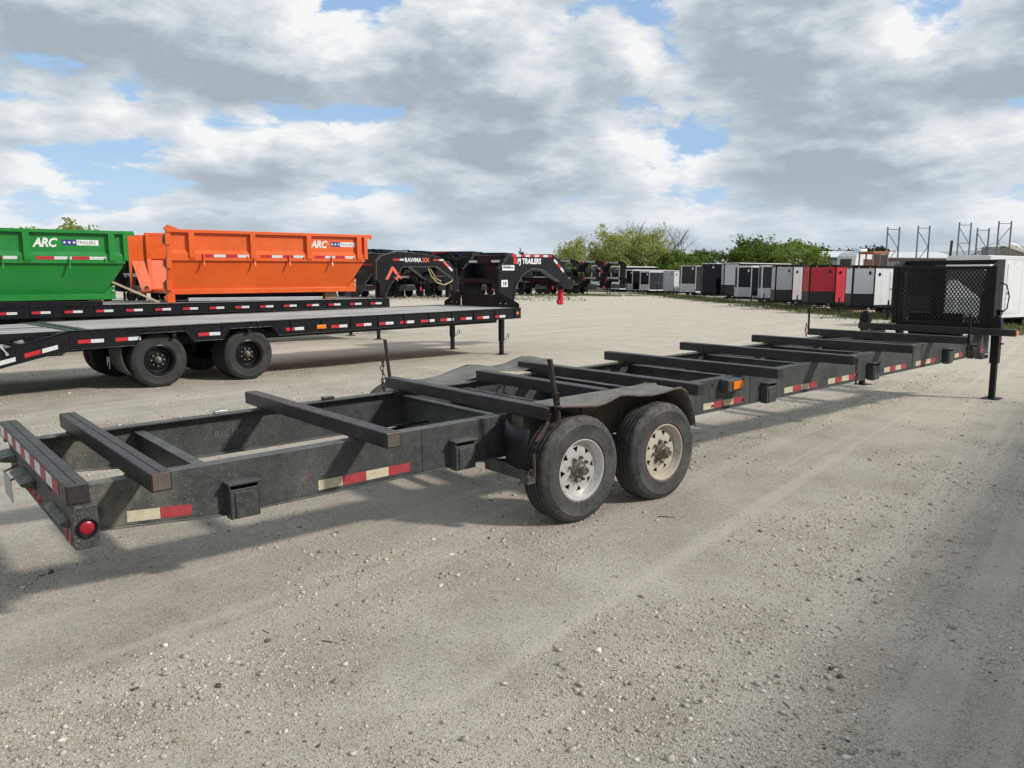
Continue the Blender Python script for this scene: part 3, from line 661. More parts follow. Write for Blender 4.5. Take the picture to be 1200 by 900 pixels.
def deckover_trailer():
    S = 0.013; root = empty('deckover_trailer', (-5.443, 11.973, 0.0), 0.779, S)
    tag(root, 'black gooseneck flatbed with a weathered plank deck, dual wheels and red coupler, standing empty', 'trailer')
    WD = 2.60; D = 0.958
    for v0, v1 in ((-0.012, 0.0), (-WD, -WD+0.012)):
        s = 1 if v0 > -1 else -1; oy = 0.0 if s == 1 else -WD
        b = T(); b.plate_v([(-1.24,D),(7.93,D),(7.93,.745),(4.0,.72),(2.0,.71),(1.88,.86),(1.14,.86),(1.02,.705),(.53,.703),(.41,.86),(-.26,.86),(-.36,.70),(-1.24,.70)], min(oy, oy-0.012*s), max(oy, oy-0.012*s))
        lo, hi = sorted((oy+0.02*s, oy-0.06*s)); b.box((-1.24,lo,D-.001),(7.93,hi,D+.011))
        for p, q in (((-1.24,.69),(-.36,.694)),((-.36,.694),(-.26,.866)),((-.26,.866),(.41,.866)),((.41,.866),(.53,.697)),((.53,.697),(1.02,.699)),((1.02,.699),(1.14,.866)),((1.14,.866),(1.88,.866)),((1.88,.866),(2.0,.704)),((2.0,.704),(7.93,.739))):
            b.bar((p[0],oy-.02*s,p[1]),(q[0],oy-.02*s,q[1]),.08,.012)
        for u in np.arange(-.2, 7.8, 0.61):
            lo, hi = sorted((oy+0.0005*s, oy+0.018*s)); b.box((u-.012,lo,.875 if u < 2.0 else .745),(u+.012,hi,D-.002))
        b.build('side_rail', black, root, 0.003)
        # dovetail rail
        b = T(); b.plate_v([(-1.245,D),(-1.245,.69),(-2.1,.50),(-3.3,.235),(-3.3,.44),(-2.1,.73)], min(oy, oy-0.02*s), max(oy, oy-0.02*s))
        lo, hi = sorted((oy+0.022*s, oy-0.09*s)); b.prism([(-1.245,D),(-2.1,.73),(-3.3,.44),(-3.3,.452),(-2.1,.742),(-1.245,D+.012)], lambda p,t,lo=lo,hi=hi:(p[0], lo if t==0 else hi, p[1]))
        b.build('dovetail_rail', black, root, 0.003)
    b = T(); b.box((7.9,-WD+.012,.74),(7.93,-.012,D+.008)); b.box((-1.24,-WD+.07,.66),(-1.18,-.07,.94)); b.build('end_rail', black, root)
    b = T()
    for v in (-.82,-1.78): b.box((-1.2,v-.06,.60),(7.9,v+.06,.735))
    b.build('main_beam', black, root)
    xm = T(); xm.box((-.03,-WD+.012,.78),(.03,-.012,.90)); me = xm.mesh('cross_member', black)
    for u in np.arange(-1.0, 7.8, 0.62): inst(me, 'cross_member', root, (float(u), 0, 0))
    deck_boards(root, -0.92, 7.895, -WD+.065, -.065, D+.004, 13, 0.045, [[2.6], [5.1], [3.3], [1.2, 6.0]])
    # dark green hinge plate and the flip-over ramps lying level behind it
    b = T(); b.box((-1.22,-WD+.05,D-.03),(-.93,-.05,D+.006)); hp = b.build('hinge_plate', green_mesh, root)
    for k in range(9): v = -2.4+k*.27; b = T(); b.box((-1.10,v,D+.006),(-1.02,v+.15,D+.024)); b.build('hinge_knuckle', green_mesh, hp)
    for k,(v0,v1) in enumerate(((-1.26,-.14),(-2.48,-1.34))):
        b = T(); b.box((-3.2,v0,.875),(-1.24,v0+.05,.955)); b.box((-3.2,v1-.05,.875),(-1.24,v1,.955)); b.box((-3.2,v0,.86),(-1.24,v1,.874)); fr = b.build('ramp', black, root)
        for q in range(5):
            w0 = v0+.055+q*(v1-v0-.11)/5; b = T(); b.box((-3.19,w0+.004,.92),(-1.25,w0+(v1-v0-.11)/5-.004,.958)); b.build('deck_board', wood_mats[(q*3+k) % 4], fr)
    b = T()
    for k in range(9): u = -3.2+k*.22; b.bar((u,-WD+.03,.735+(u+2.1)*.26 if u > -2.1 else .735+(u+2.1)*.245),(u,-.03,.735+(u+2.1)*.26 if u > -2.1 else .735+(u+2.1)*.245),.05,.05)
    b.build('dovetail_slats', black, root)
    b = T(); b.box((-2.12,.0,.77),(-2.07,.02,.83)); b.tube((-2.10,.02,.80),(-2.03,.02,.70),.012,8); b.lathe([(.0,.0),(.022,.0),(.022,.02),(0,.02)],(-2.03,.012,.69),10); b.build('ramp_latch', galv, root)
    strips(root, [(-1.14,-.79),(-.63,-.27),(.61,.97),(2.14,2.49),(3.04,3.38),(3.57,3.91),(4.06,4.42),(4.58,4.92),(5.09,5.44),(5.59,5.95),(6.14,6.45),(6.6,6.95),(7.1,7.44)], .80)
    for u0, w0 in ((-1.62,.665),(-2.15,.535)):
        for k in range(2):
            a, c = u0+.22*k-.2, u0+.22*k; b = T(); b.plate_v([(a,w0+(a-u0)*.23+.0),(c,w0+(c-u0)*.23),(c,w0+(c-u0)*.23+.06),(a,w0+(a-u0)*.23+.06)], .0005, .003); b.build('reflector_strip', (tape_red, tape_white)[k], root)
    b = T(); b.box((2.74,.001,.775),(3.0-.07,.02,.845)); b.build('marker_light', amber_lens, root, 0.006)
    b = T(); b.lathe([(0,.018),(.03,.015),(.04,.0)], (7.82,.001,.85), 16); b.build('marker_light', amber_lens, root)
    # wheels: dual tandem, hubs under the deck edge
    for s, v in ((1, -.10), (-1, -WD+.10)):
        for u in (0.03, 1.50): dual_wheel(root, u, v, .426-S*u, s, 0.3*u)
        b = T()
        for u in (0.03, 1.50):
            o = -.10*s
            pts = [(u-.60,.735),(u-.46,.905),(u+.46,.905),(u+.60,.735)]
            lo, hi = sorted((v+.10*s, v-.55*s))
            for (p, q) in zip(pts, pts[1:]): b.bar((p[0],(lo+hi)/2,p[1]),(q[0],(lo+hi)/2,q[1]),.65,.012,(0,0,1))
        b.build('fender', black, root)
    for u in (.03,1.50): b = T(); b.tube((u,-2.2,.39),(u,-.4,.39),.06,12); b.build('axle', black, root)
    b = T(); vs = []; fs = []
    for i in range(7):
        t = i/6; vs += [(-.50-.06*math.sin(t*PI*.6)+.16*t*t, -.16, .69-.46*t), (-.50-.06*math.sin(t*PI*.6)+.16*t*t, -.72, .69-.46*t)]
    for i in range(6): fs.append((2*i, 2*i+1, 2*i+3, 2*i+2))
    b.add(vs, fs, True); fl = b.build('mud_flap', flap_mat, root); so = fl.modifiers.new('thickness','SOLIDIFY'); so.thickness = .01
    text('PJ', .20, white_print, fl, (-.585,-.62,.36), face='rear', bold=.004)
    # gooseneck
    pl = [(7.9,D),(7.92,1.84),(8.29,2.17),(9.76,2.19),(10.16,1.97),(10.32,1.62),(10.2,1.50),(9.98,1.53),(9.70,1.66),(9.39,1.82),(9.03,1.86),(8.68,1.71),(8.46,1.45),(8.37,1.14),(8.37,D)]
    for v in (-.70, -1.90):
        b = T(); b.plate_v(pl, v-.10, v); nk = b.build('gooseneck', black, root, 0.008)
        arch = [(8.37,1.0),(8.40,1.18),(8.46,1.44),(8.68,1.70),(9.03,1.85),(9.39,1.81),(9.70,1.65),(9.98,1.52)]
        b = T()
        for p, q in zip(arch, arch[1:]): b.bar((p[0],v-.05,p[1]),(q[0],v-.05,q[1]),.15,.018,(0,0,1))
        b.build('arch_flange', toolbox, nk)
    for (u0,u1,w0,w1) in ((7.90,7.98,1.52,1.62),(7.90,7.98,1.18,1.24)): b = T(); b.box((u0,-1.90,w0),(u1,-.80,w1)); b.build('neck_bar', black, root)
    b = T(); b.box((7.90,-1.90,D),(7.92,-.80,1.18)); b.build('neck_plate', black, root)
    b = T(); b.box((8.26,-1.9,1.55),(8.28,-.8,2.155)); b.box((8.2801,-1.9,2.135),(9.7,-.8,2.155)); sp = b.build('neck_plate', black, root)
    b = T(); b.box((8.06,-1.9,1.97),(8.12,-.8,2.06)); sp = b.build('neck_bar', black, root)
    for (a,c) in ((-1.88,-1.60),(-1.10,-.82)):
        b = T(); b.box((8.0575,a,1.985),(8.0598,c,2.04)); b.build('reflector_strip', tape_white, sp)
    for v0, v1, sg in ((-.70,-.0,1),(-2.0,-2.6,-1)):
        b = T(); b.prism([(v0,D+.012),(v0,1.32),(v0+.06*sg,1.32),(v1,D+.10),(v1,D+.012)], lambda p,t:(7.86+.02*t,p[0],p[1])); g = b.build('gusset', black, root)
        for k in (.12,.30): b = T(); b.lathe([(0,-.012),(.018,-.012),(.018,0)],(7.86,v0+k*sg,D+.09),8,'u'); b.build('bolt', chrome, g)
    b = T(); b.box((9.9,-1.9,1.52),(10.45,-.8,1.62)); b.box((10.25,-1.62,1.40),(10.85,-.98,1.56)); b.tube((10.71,-1.3,1.30),(10.71,-1.3,1.66),.085,16); b.build('neck_beam', black, root, .005)
    b = T(); b.tube((10.71,-1.3,1.0),(10.71,-1.3,1.40),.075,18); b.lathe([(.0,0),(.07,0),(.085,.03),(.075,.09)], (10.71,-1.3,.91), 18, 'w'); b.box((10.60,-1.34,.95),(10.66,-1.26,1.03)); b.build('coupler', red_tube, root)
    jack_leg(root, 7.75, -.45, .80, -S*7.75); jack_leg(root, 7.75, -2.18, .80, -S*7.75)
    b = T(); b.box((8.45,-1.5,1.35),(8.95,-1.1,1.70)); b.box((8.43,-1.52,1.70),(8.97,-1.08,1.72)); b.build('toolbox', toolbox, root, .01)
    text('PJ TRAILERS', .175, white_print, root, (8.52,-.6985,1.955), bold=.006, sx=.88, shear=.12)
    b = T(); b.box((8.40,-.6995,1.95),(8.50,-.697,2.10)); b.build('emblem', red_print, root)
    for k in range(9): a = 8.33+k*.155; b = T(); b.box((a,-.6995,2.115),(a+.152,-.697,2.168)); b.build('reflector_strip', (tape_red, tape_white)[k % 2], root)
    for k in range(3):
        p0 = (9.82+k*.12, 2.08-k*.10); d = (.12,-.10); b = T(); b.plate_v([p0,(p0[0]+.115,p0[1]-.095),(p0[0]+.075,p0[1]-.14),(p0[0]-.04,p0[1]-.045)], -.6995, -.697); b.build('reflector_strip', (tape_white, tape_red, tape_white)[k], root)
    b = T(); b.box((8.03,-.6995,1.80),(8.42,-.697,1.92)); nm = b.build('name_plate', white_print, root); b = T(); b.box((8.06,-.6968,1.845),(8.39,-.6955,1.875)); b.box((8.06,-.6968,1.888),(8.30,-.6955,1.905)); b.build('print_band', dark_print, nm)
    b = T(); b.box((8.0,-.6995,1.42),(8.2,-.697,1.58)); nm = b.build('stock_plate', white_print, root); text('18', .13, dark_print, nm, (8.03,-.696,1.455), bold=.004)
deckover_trailer()

RM = (-3.402, 21.684); RYAW = 0.653; RS = 0.010
def hauler_trailer():
    S = RS; root = empty('hauler_trailer', (RM[0], RM[1], 0.0), RYAW, S)
    tag(root, 'black gooseneck flatbed with orange A emblem on its neck, carrying both dumpsters', 'trailer')
    WD = 2.6; D = 1.153; L = -12.6
    for oy, s in ((0.0, 1), (-WD, -1)):
        b = T(); b.box((L, min(oy,oy-.012*s), .93), (0, max(oy,oy-.012*s), D))
        lo, hi = sorted((oy+.02*s, oy-.06*s)); b.box((L,lo,D),(0,hi,D+.012)); b.box((L,lo,.918),(0,hi,.93))
        for u in np.arange(-12.2, -.1, .61): lo, hi = sorted((oy+.0005*s, oy+.018*s)); b.box((u-.012,lo,.945),(u+.012,hi,D-.002))
        b.build('side_rail', black, root, 0.003)
    b = T(); b.box((-.02,-WD+.012,.93),(.0,-.012,D+.01)); b.box((L,-WD+.012,.93),(L+.02,-.012,D+.01)); b.build('end_rail', black, root)
    b = T()
    for v in (-.82,-1.78): b.box((L,v-.06,.72),(0,v+.06,.925))
    b.build('main_beam', black, root)
    deck_boards(root, L+.03, -.03, -WD+.065, -.065, D+.006, 13, .045, [[-4.0], [-8.1], [-6.2]])
    pr = []
    for u in np.arange(-12.3, -.4, .61): pr.append((float(u)+.09, float(u)+.46))
    strips(root, pr, 1.03)
    for sv, s in ((-.10,1),(-WD+.10,-1)):
        for u in (-9.6,-8.15): dual_wheel(root, u, sv, .426-S*u, s, u, False)
    jack_leg(root, -.15, -.42, 1.0, 0.0015); jack_leg(root, -.15, -2.2, 1.0, 0.0015)
    pl = [(-.16,D+.013),(-.16,1.66),(-.14,2.18),(.02,2.33),(.57,2.46),(1.21,2.42),(1.93,2.33),(2.38,2.10),(2.52,1.95),(2.50,1.62),(2.37,1.70),(1.84,2.04),(.69,2.035),(.21,1.44),(.10,D+.013)]
    for v in (-.45,-2.05):
        b = T(); b.plate_v(pl, v-.10, v); nk = b.build('gooseneck', black, root, .008)
        b = T(); ar = [(.12,1.20),(.215,1.44),(.69,2.03),(1.84,2.035),(2.37,1.69)]
        for p, q in zip(ar, ar[1:]): b.bar((p[0],v-.05,p[1]),(q[0],v-.05,q[1]),.15,.02)
        for p, q in (((-.165,1.66),(-.15,2.18)),((-.14,2.18),(.02,2.34)),((.02,2.335),(.57,2.465))): b.bar((p[0],v-.05,p[1]),(q[0],v-.05,q[1]),.14,.02)
        b.build('neck_flange', toolbox, nk)
    for v0, v1 in ((-.45,0.0),(-2.15,-2.6)):
        b = T(); b.prism([(v0,D+.013),(v0,1.66),(v1,D+.06),(v1,D+.013)], lambda p,t:(-.12+.02*t,p[0],p[1])); b.build('gusset', black, root)
    for (u,w) in ((-.1,1.45),(-.1,1.9),(.1,2.25),(1.9,2.2),(2.4,1.85)): b = T(); b.box((u-.04,-2.05,w-.05),(u+.04,-.55,w+.05)); b.build('neck_bar', black, root)
    b = T(); b.box((2.3,-1.7,1.55),(2.95,-.9,1.75)); b.tube((2.75,-1.3,1.1),(2.75,-1.3,1.9),.08,14); b.build('coupler', black, root)
    b = T(); b.box((2.46,-.55,1.20),(2.56,-.45,2.0)); b.box((2.44,-.56,1.35),(2.60,-.44,1.62)); b.build('jack', black, root)
    b = T(); b.pipe([(1.55,-.50,2.03),(1.65,-.46,1.75),(1.85,-.45,1.56),(2.1,-.45,1.50),(2.35,-.45,1.60),(2.45,-.5,1.70)],.016,8); b.pipe([(1.62,-.52,2.03),(1.80,-.48,1.70),(2.0,-.48,1.60)],.014,8); b.build('safety_hose', hose_cream, root)
    b = T(); b.tube((.83,-.9,1.78),(.83,-.9,2.03),.03,8); b.build('neck_fitting', red_tube, root)
    v = -.4485
    b = T(); b.plate_v([(.12,1.66),(.33,2.03),(.40,2.03),(.66,1.68),(.52,1.72),(.53,1.62),(.40,1.73),(.50,1.76),(.37,1.93),(.22,1.68)], v-.001, v+.001); b.build('emblem', orange_print, root)
    for (a,c,m) in ((.38,.60,tape_red),(.60,.74,tape_white),(1.72,1.93,tape_red),(1.93,2.08,tape_white)): b = T(); b.box((a,v-.001,2.20),(c-.003,v+.001,2.255)); b.build('reflector_strip', m, root)
    for (p,q,m) in (((2.10,2.21),(2.27,2.06),orange_print),((2.275,2.055),(2.40,1.94),tape_white)): b = T(); b.plate_v([p,q,(q[0]-.045,q[1]-.05),(p[0]-.045,p[1]-.05)], v-.001, v+.001); b.build('reflector_strip', m, root)
    text('RAWMA', .17, white_print, root, (.76,v,2.165), bold=.004, sx=.86); text('XX', .17, orange_print, root, (1.345,v,2.165), bold=.006, sx=.95)
    b = T(); b.box((-.155,-1.95,2.07),(-.145,-.65,2.12)); b.build('reflector_strip', tape_red, root)
hauler_trailer()

# ------------------------------------------------------------------ roll-off dumpsters
def fr_local(u, v, w): # a point in the hauler's frame
    return Matrix.Translation((RM[0], RM[1], 0)) @ Matrix.Rotation(RYAW, 4, 'Z') @ Matrix.Rotation(-math.atan(RS), 4, 'Y') @ Vector((u, -v, w))
def bin_text(root, u, v, w, k=1.0):
    text('ARC', .285*k, white_print, root, (u, v, w), bold=.009, shear=.28, sx=.86, space=.92)
    b = T(); b.box((u+.60*k,v-.001,w+.04*k),(u+.90*k,v+.001,w+.17*k)); bl = b.build('flag_panel', blue_print, root)
    for q in range(3):
        c = (u+.65*k+q*.10*k, w+.105*k); pts = []
        for i in range(10): r = (.042 if i % 2 == 0 else .018)*k; a = PI/2+i*PI/5; pts.append((c[0]+r*math.cos(a), c[1]+r*math.sin(a)))
        b = T(); b.plate_v(pts, v+.001, v+.0025); b.build('star', white_print, bl)
    b = T(); b.box((u+.903*k,v-.001,w+.04*k),(u+1.37*k,v+.001,w+.17*k)); wl = b.build('name_panel', white_print, root)
    text('TRAILERS', .105*k, dark_print, wl, (u+.92*k, v+.0012, w+.068*k), space=1.05, extrude=.0008, sx=.86)
def rolloff_bin(name, label, mat, L, open_rear, ribs, texts, tapes, hooks, loc, yaw, slope, detail=True, lower=True):
    """local: u = 0 at the rear end, L at the front; v = 0 at the near face of the ribs, w = 0 at the underside of the bottom rail"""
    root = empty(name, loc, yaw, slope); tag(root, label, 'dumpster')
    Wd = 2.20; H = 1.53; Hm = .87; In = .20
    fx = L + .02                                                     # top front
    def side(sv, s):
        # skin: upper wall vertical, lower wall sloping in; front edge follows the raked front end
        f = lambda a: sv - a*s
        o = []
        b = T(); b.prism([(.06,0),(.10,0),(.10,1),(.06,1)], lambda p,t:(0,0,0)) if False else None
        def slab(pts, th):
            b.add([(p[0], f(p[1]), p[2]) for p in pts] + [(p[0], f(p[1]+th), p[2]) for p in pts], [(0,1,2,3),(7,6,5,4),(0,4,5,1),(1,5,6,2),(2,6,7,3),(3,7,4,0)])
        slab([(.02,.09,Hm+.06),(L-.03,.09,Hm+.06),(L-.03,.09,H-.06),(.02,.09,H-.06)], .02)                       # upper wall
        slab([(.02,In+.06,.10),(L-.52,In+.06,.10),(L-.06,.06,Hm-.02),(.02,.06,Hm-.02)], .02)                    # lower sloping wall
        w1 = b.build('side_wall', mat, root)
        b = T(); lo, hi = sorted((f(.0), f(.12))); b.box((.0,lo,H-.075),(fx,hi,H)); b.build('top_rail', mat, root, .006)
        b = T()                                                                                                      # waist rail with its sloping top
        b.prism([(.0,Hm),(.0,Hm+.10),(.085,Hm+.22),(.085,Hm+.0)], lambda p,t:(.10+(L-.16)*t, f(p[0]+.03), p[1])); b.box((.05,*sorted((f(.02),f(.10))),Hm-.05),(L-.04,*sorted((f(.02),f(.10)))[::1],Hm-.001)) if False else None
        b.build('waist_rail', mat, root, .004)
        b = T(); b.prism([(.02,Hm-.065),(.02,Hm-.001),(.085,Hm-.001),(.085,Hm-.065)], lambda p,t:(.06+(L-.14)*t, f(p[0]), p[1])); b.build('waist_rail', mat, root)
        b = T(); b.prism([(In+.0,0),(In+.0,.12),(In+.14,.12),(In+.14,0)], lambda p,t:(.0+(L-.46)*t, f(p[0]), p[1])); b.build('bottom_rail', mat, root, .005)
        for u in ribs:
            b = T(); b.prism([(-.0,H-.076),(.12,H-.076),(.12,Hm-.04),(.02,Hm-.04),(-.0,Hm+.02)], lambda p,t,u=u:(u-.065+.13*t, f(p[0]-.012), p[1])); b.build('rib', mat, root, .005)
        if detail:
            for u in hooks:
                b = T(); b.prism([(.03,Hm+.10),(-.02,Hm+.06),(-.03,Hm-.10),(-.06,Hm-.18),(-.05,Hm-.20),(0.0,Hm-.17),(.02,Hm-.04)], lambda p,t,u=u:(u-.012+.024*t, f(p[0]), p[1])); b.build('tarp_hook', mat, root)
            for u in [ribs[0]+.25] + [r - .15 for r in ribs[1:]]:
                b = T(); b.box((u-.012,*sorted((f(.0),f(.03))),Hm-.10) if False else (u-.012, sorted((f(.0),f(.035)))[0], Hm-.02), (u+.012, sorted((f(.0),f(.035)))[1], Hm+.05)); b.build('tarp_tab', mat, root)
        # front gusset plates
        b = T(); b.prism([(L-.58,.0),(L-.30,.0),(L-.28,.32),(L-.32,.36),(L-.60,.06)], lambda p,t:(p[0], f(In-.01+.02*t), p[1])); g = b.build('front_gusset', mat, root)
        for (u,w) in ((L-.33,.28),(L-.34,.18)):
            b = T(); b.lathe([(0,.02*s),(.03,.016*s),(.03,0)], (u, f(In-.012), w), 10); b.build('bolt', chrome, g)
        b = T(); b.prism([(fx-.02,Hm-.0),(fx-.02,H-.076),(fx-.12,H-.076),(fx-.12,Hm-.0)], lambda p,t:(p[0], f(.0+.10*t), p[1])); b.build('front_post', mat, root, .005)
        b = T(); b.prism([(fx,H-.10),(fx,H),(fx+.11,H),(fx+.13,H-.06),(fx+.11,H-.12),(fx+.06,H-.10)], lambda p,t:(p[0], f(.02+.06*t), p[1])); b.build('tarp_arm', mat, root)
        # rear post
        b = T(); b.prism([(.0,-.0),(.0,Hm),(.0,H-.076),(.0,H-.076)], lambda p,t:(0,0,0)) if False else None
        b.prism([(.0,.0),(In,.0),(.10,.0)], lambda p,t:(0,0,0)) if False else None
        b.add([(0,f(In-.01),0),(.10,f(In-.01),0),(.10,f(.02),Hm),(0,f(.02),Hm),(0,f(In+.13),0),(.10,f(In+.13),0),(.10,f(.14),Hm),(0,f(.14),Hm)], [(0,1,2,3),(7,6,5,4),(0,4,5,1),(1,5,6,2),(2,6,7,3),(3,7,4,0)])
        b.box((0,*[sorted((f(.02),f(.14)))[0]],Hm+.001),(.10,sorted((f(.02),f(.14)))[1],H-.076)); b.build('rear_post', mat, root, .004)
    side(0.0, 1); side(-Wd, -1)
    # raked front wall and floor
    b = T(); b.add([(L-.52,-In-.06,.10),(L-.52,-Wd+In+.06,.10),(L-.04,-Wd+.06,Hm),(L-.04,-.06,Hm),(L-.04,-.06,H-.02),(L-.04,-Wd+.06,H-.02)], [(0,1,2,3),(3,2,5,4)])
    fw = b.build('front_wall', mat, root); so = fw.modifiers.new('thickness','SOLIDIFY'); so.thickness = .02
    b = T(); b.box((fx-.10,-Wd+.125,H-.075),(fx,-.125,H-.003)); b.build('top_rail', mat, root)
    b = T(); b.box((.02,-Wd+In+.1,.02),(L-.5,-In-.1,.09)); b.build('floor', mat, root)
    if lower:
        b = T()
        for v in (-Wd/2+.45,-Wd/2-.45): b.box((.3,v-.05,-.14),(L-.9,v+.05,-.002)); b.lathe([(.0,-.05),(.10,-.05),(.10,.05),(.0,.05)],(.22,v,-.08),16); b.lathe([(.0,-.05),(.08,-.05),(.08,.05),(.0,.05)],(L-.75,v,-.09),16)
        b.build('skid_rail', black, root)
    if open_rear:
        # hinge leaves on the near post; the far door stands open straight back
        for w in (.20,.72,1.26):
            b = T(); b.box((-.045,-.155 - (.10 if w < .5 else .0),w-.10),(.075,.012 - (.10 if w < .5 else .0),w+.13)); b.box((-.075,-.20- (.10 if w < .5 else .0),w-.06),(-.046,-.06- (.10 if w < .5 else .0),w+.10)); b.build('door_hinge', mat, root, .006)
            b = T(); b.tube((-.05,.02- (.10 if w < .5 else .0),w-.11),(-.05,.02- (.10 if w < .5 else .0),w+.15),.018,8); b.build('hinge_pin', rusty, root)
        b = T(); b.box((-.02,-In-.12,-.19),(.16,-In+.02,-.002)); b.box((-.06,-In-.10,-.14),(-.02,-In,-.03)); b.build('rear_foot', mat, root, .006)
        b = T(); b.prism([(-.03,H-.01),(-.03,H+.03),(.05,H+.10),(.26,H+.02),(.26,H-.01)], lambda p,t:(p[0],-.10+.08*t,p[1])); b.build('rear_post_cap', mat, root)
        yv = -Wd+.06
        b = T(); b.add([(-.36,yv,Hm-.05),(.02,yv,Hm-.05),(.02,yv,H-.06),(-.36,yv,H-.06),(-.36,yv-.03,Hm-.05),(.02,yv-.03,Hm-.05),(.02,yv-.03,H-.06),(-.36,yv-.03,H-.06)], [(0,1,2,3),(7,6,5,4),(0,4,5,1),(1,5,6,2),(2,6,7,3),(3,7,4,0)])
        b.add([(-.22,yv+.34,.06),(.02,yv+.34,.06),(.02,yv,Hm-.051),(-.34,yv,Hm-.051),(-.22,yv+.31,.06),(.02,yv+.31,.06),(.02,yv-.03,Hm-.051),(-.34,yv-.03,Hm-.051)], [(0,1,2,3),(7,6,5,4),(0,4,5,1),(1,5,6,2),(2,6,7,3),(3,7,4,0)])
        d = b.build('rear_door', mat, root)
        b = T(); b.box((-.40,yv-.06,.02),(-.34,yv+.02,H-.05)); b.box((-.34,yv-.03,.0),(.02,yv+.34,.055)); b.build('door_frame', mat, d, .004)
        b = T(); b.lathe([(.03,0),(.03,.02),(.05,.02),(.05,0)],(-.10,yv+.31,.14),12); b.build('door_ring', rusty, d)
    for (u0,u1) in tapes:
        q = (u1-u0)/4
        for k in range(4):
            b = T(); b.box((u0+k*q,-.0292,Hm+.015),(u0+(k+1)*q-.003,-.0272,Hm+.082)); o = b.build('reflector_strip', (tape_red, tape_white)[k % 2], root)
    for u in texts: bin_text(root, u, -.088, H-.37, .92)
    return root
p = fr_local(-5.68, -.25, 1.355)
rolloff_bin('dumpster', 'orange roll-off dumpster with an open rear end, resting on the loaded flatbed', orange, 5.18, True,
            [.56, 2.03, 3.50, 4.93], [3.585], [(.78,1.93),(2.22,3.36),(3.66,4.80)], [.82, 2.05, 2.95, 4.12], p, RYAW, RS)
p = fr_local(-11.69, -.25, 1.275)
rolloff_bin('dumpster', 'green roll-off dumpster on the rear of the loaded flatbed', green, 5.18, False,
            [.56, 1.75, 3.20, 4.84], [3.33], [(.78,1.55),(1.90,3.02),(3.36,4.72)], [.82, 1.75, 2.75, 3.98], p, RYAW, RS)
def box_thing(name, label, cat, mat, a, c, bevel=.004, group=None, fn=None):
    """small block set on the hauler's deck, given in the hauler's coordinates"""
    ctr = fr_local((a[0]+c[0])/2, (a[1]+c[1])/2, a[2])
    b = T(); b.box((-(c[0]-a[0])/2, -(c[1]-a[1])/2, 0), ((c[0]-a[0])/2, (c[1]-a[1])/2, c[2]-a[2]))
    o = b.build(name, mat, None, bevel); o.location = ctr; o.rotation_euler = (0, 0, RYAW); return tag(o, label, cat, group)
box_thing('wood_block', 'square timber block propping the front of the orange dumpster', 'block', block_wood, (-1.62,-1.0,1.165), (-1.30,-.62,1.352))
box_thing('wood_block', 'reddish timber block under the front of the green dumpster', 'block', block_wood, (-7.35,-.95,1.165), (-7.08,-.60,1.272))
box_thing('steel_rail', 'black steel box rail lying under the green dumpster on the deck edge', 'rail', black, (-12.2,-.20,1.168), (-7.15,-.06,1.272))
box_thing('steel_pipe', 'long grey steel channel lying on the deck under the orange dumpster', 'channel', galv, (-5.2,-.70,1.168), (-1.75,-.50,1.25))
b = T(); p0, p1 = fr_local(-6.85, -.45, 1.66), fr_local(-5.98, -.03, 1.19)
b = MB(); b.bar((0,0,0), p1-p0, .10, .035); o = b.build('timber_plank', timber, None, .003); o.location = p0
tag(o, 'pale timber plank leaning from the green dumpster down onto the deck edge', 'plank')

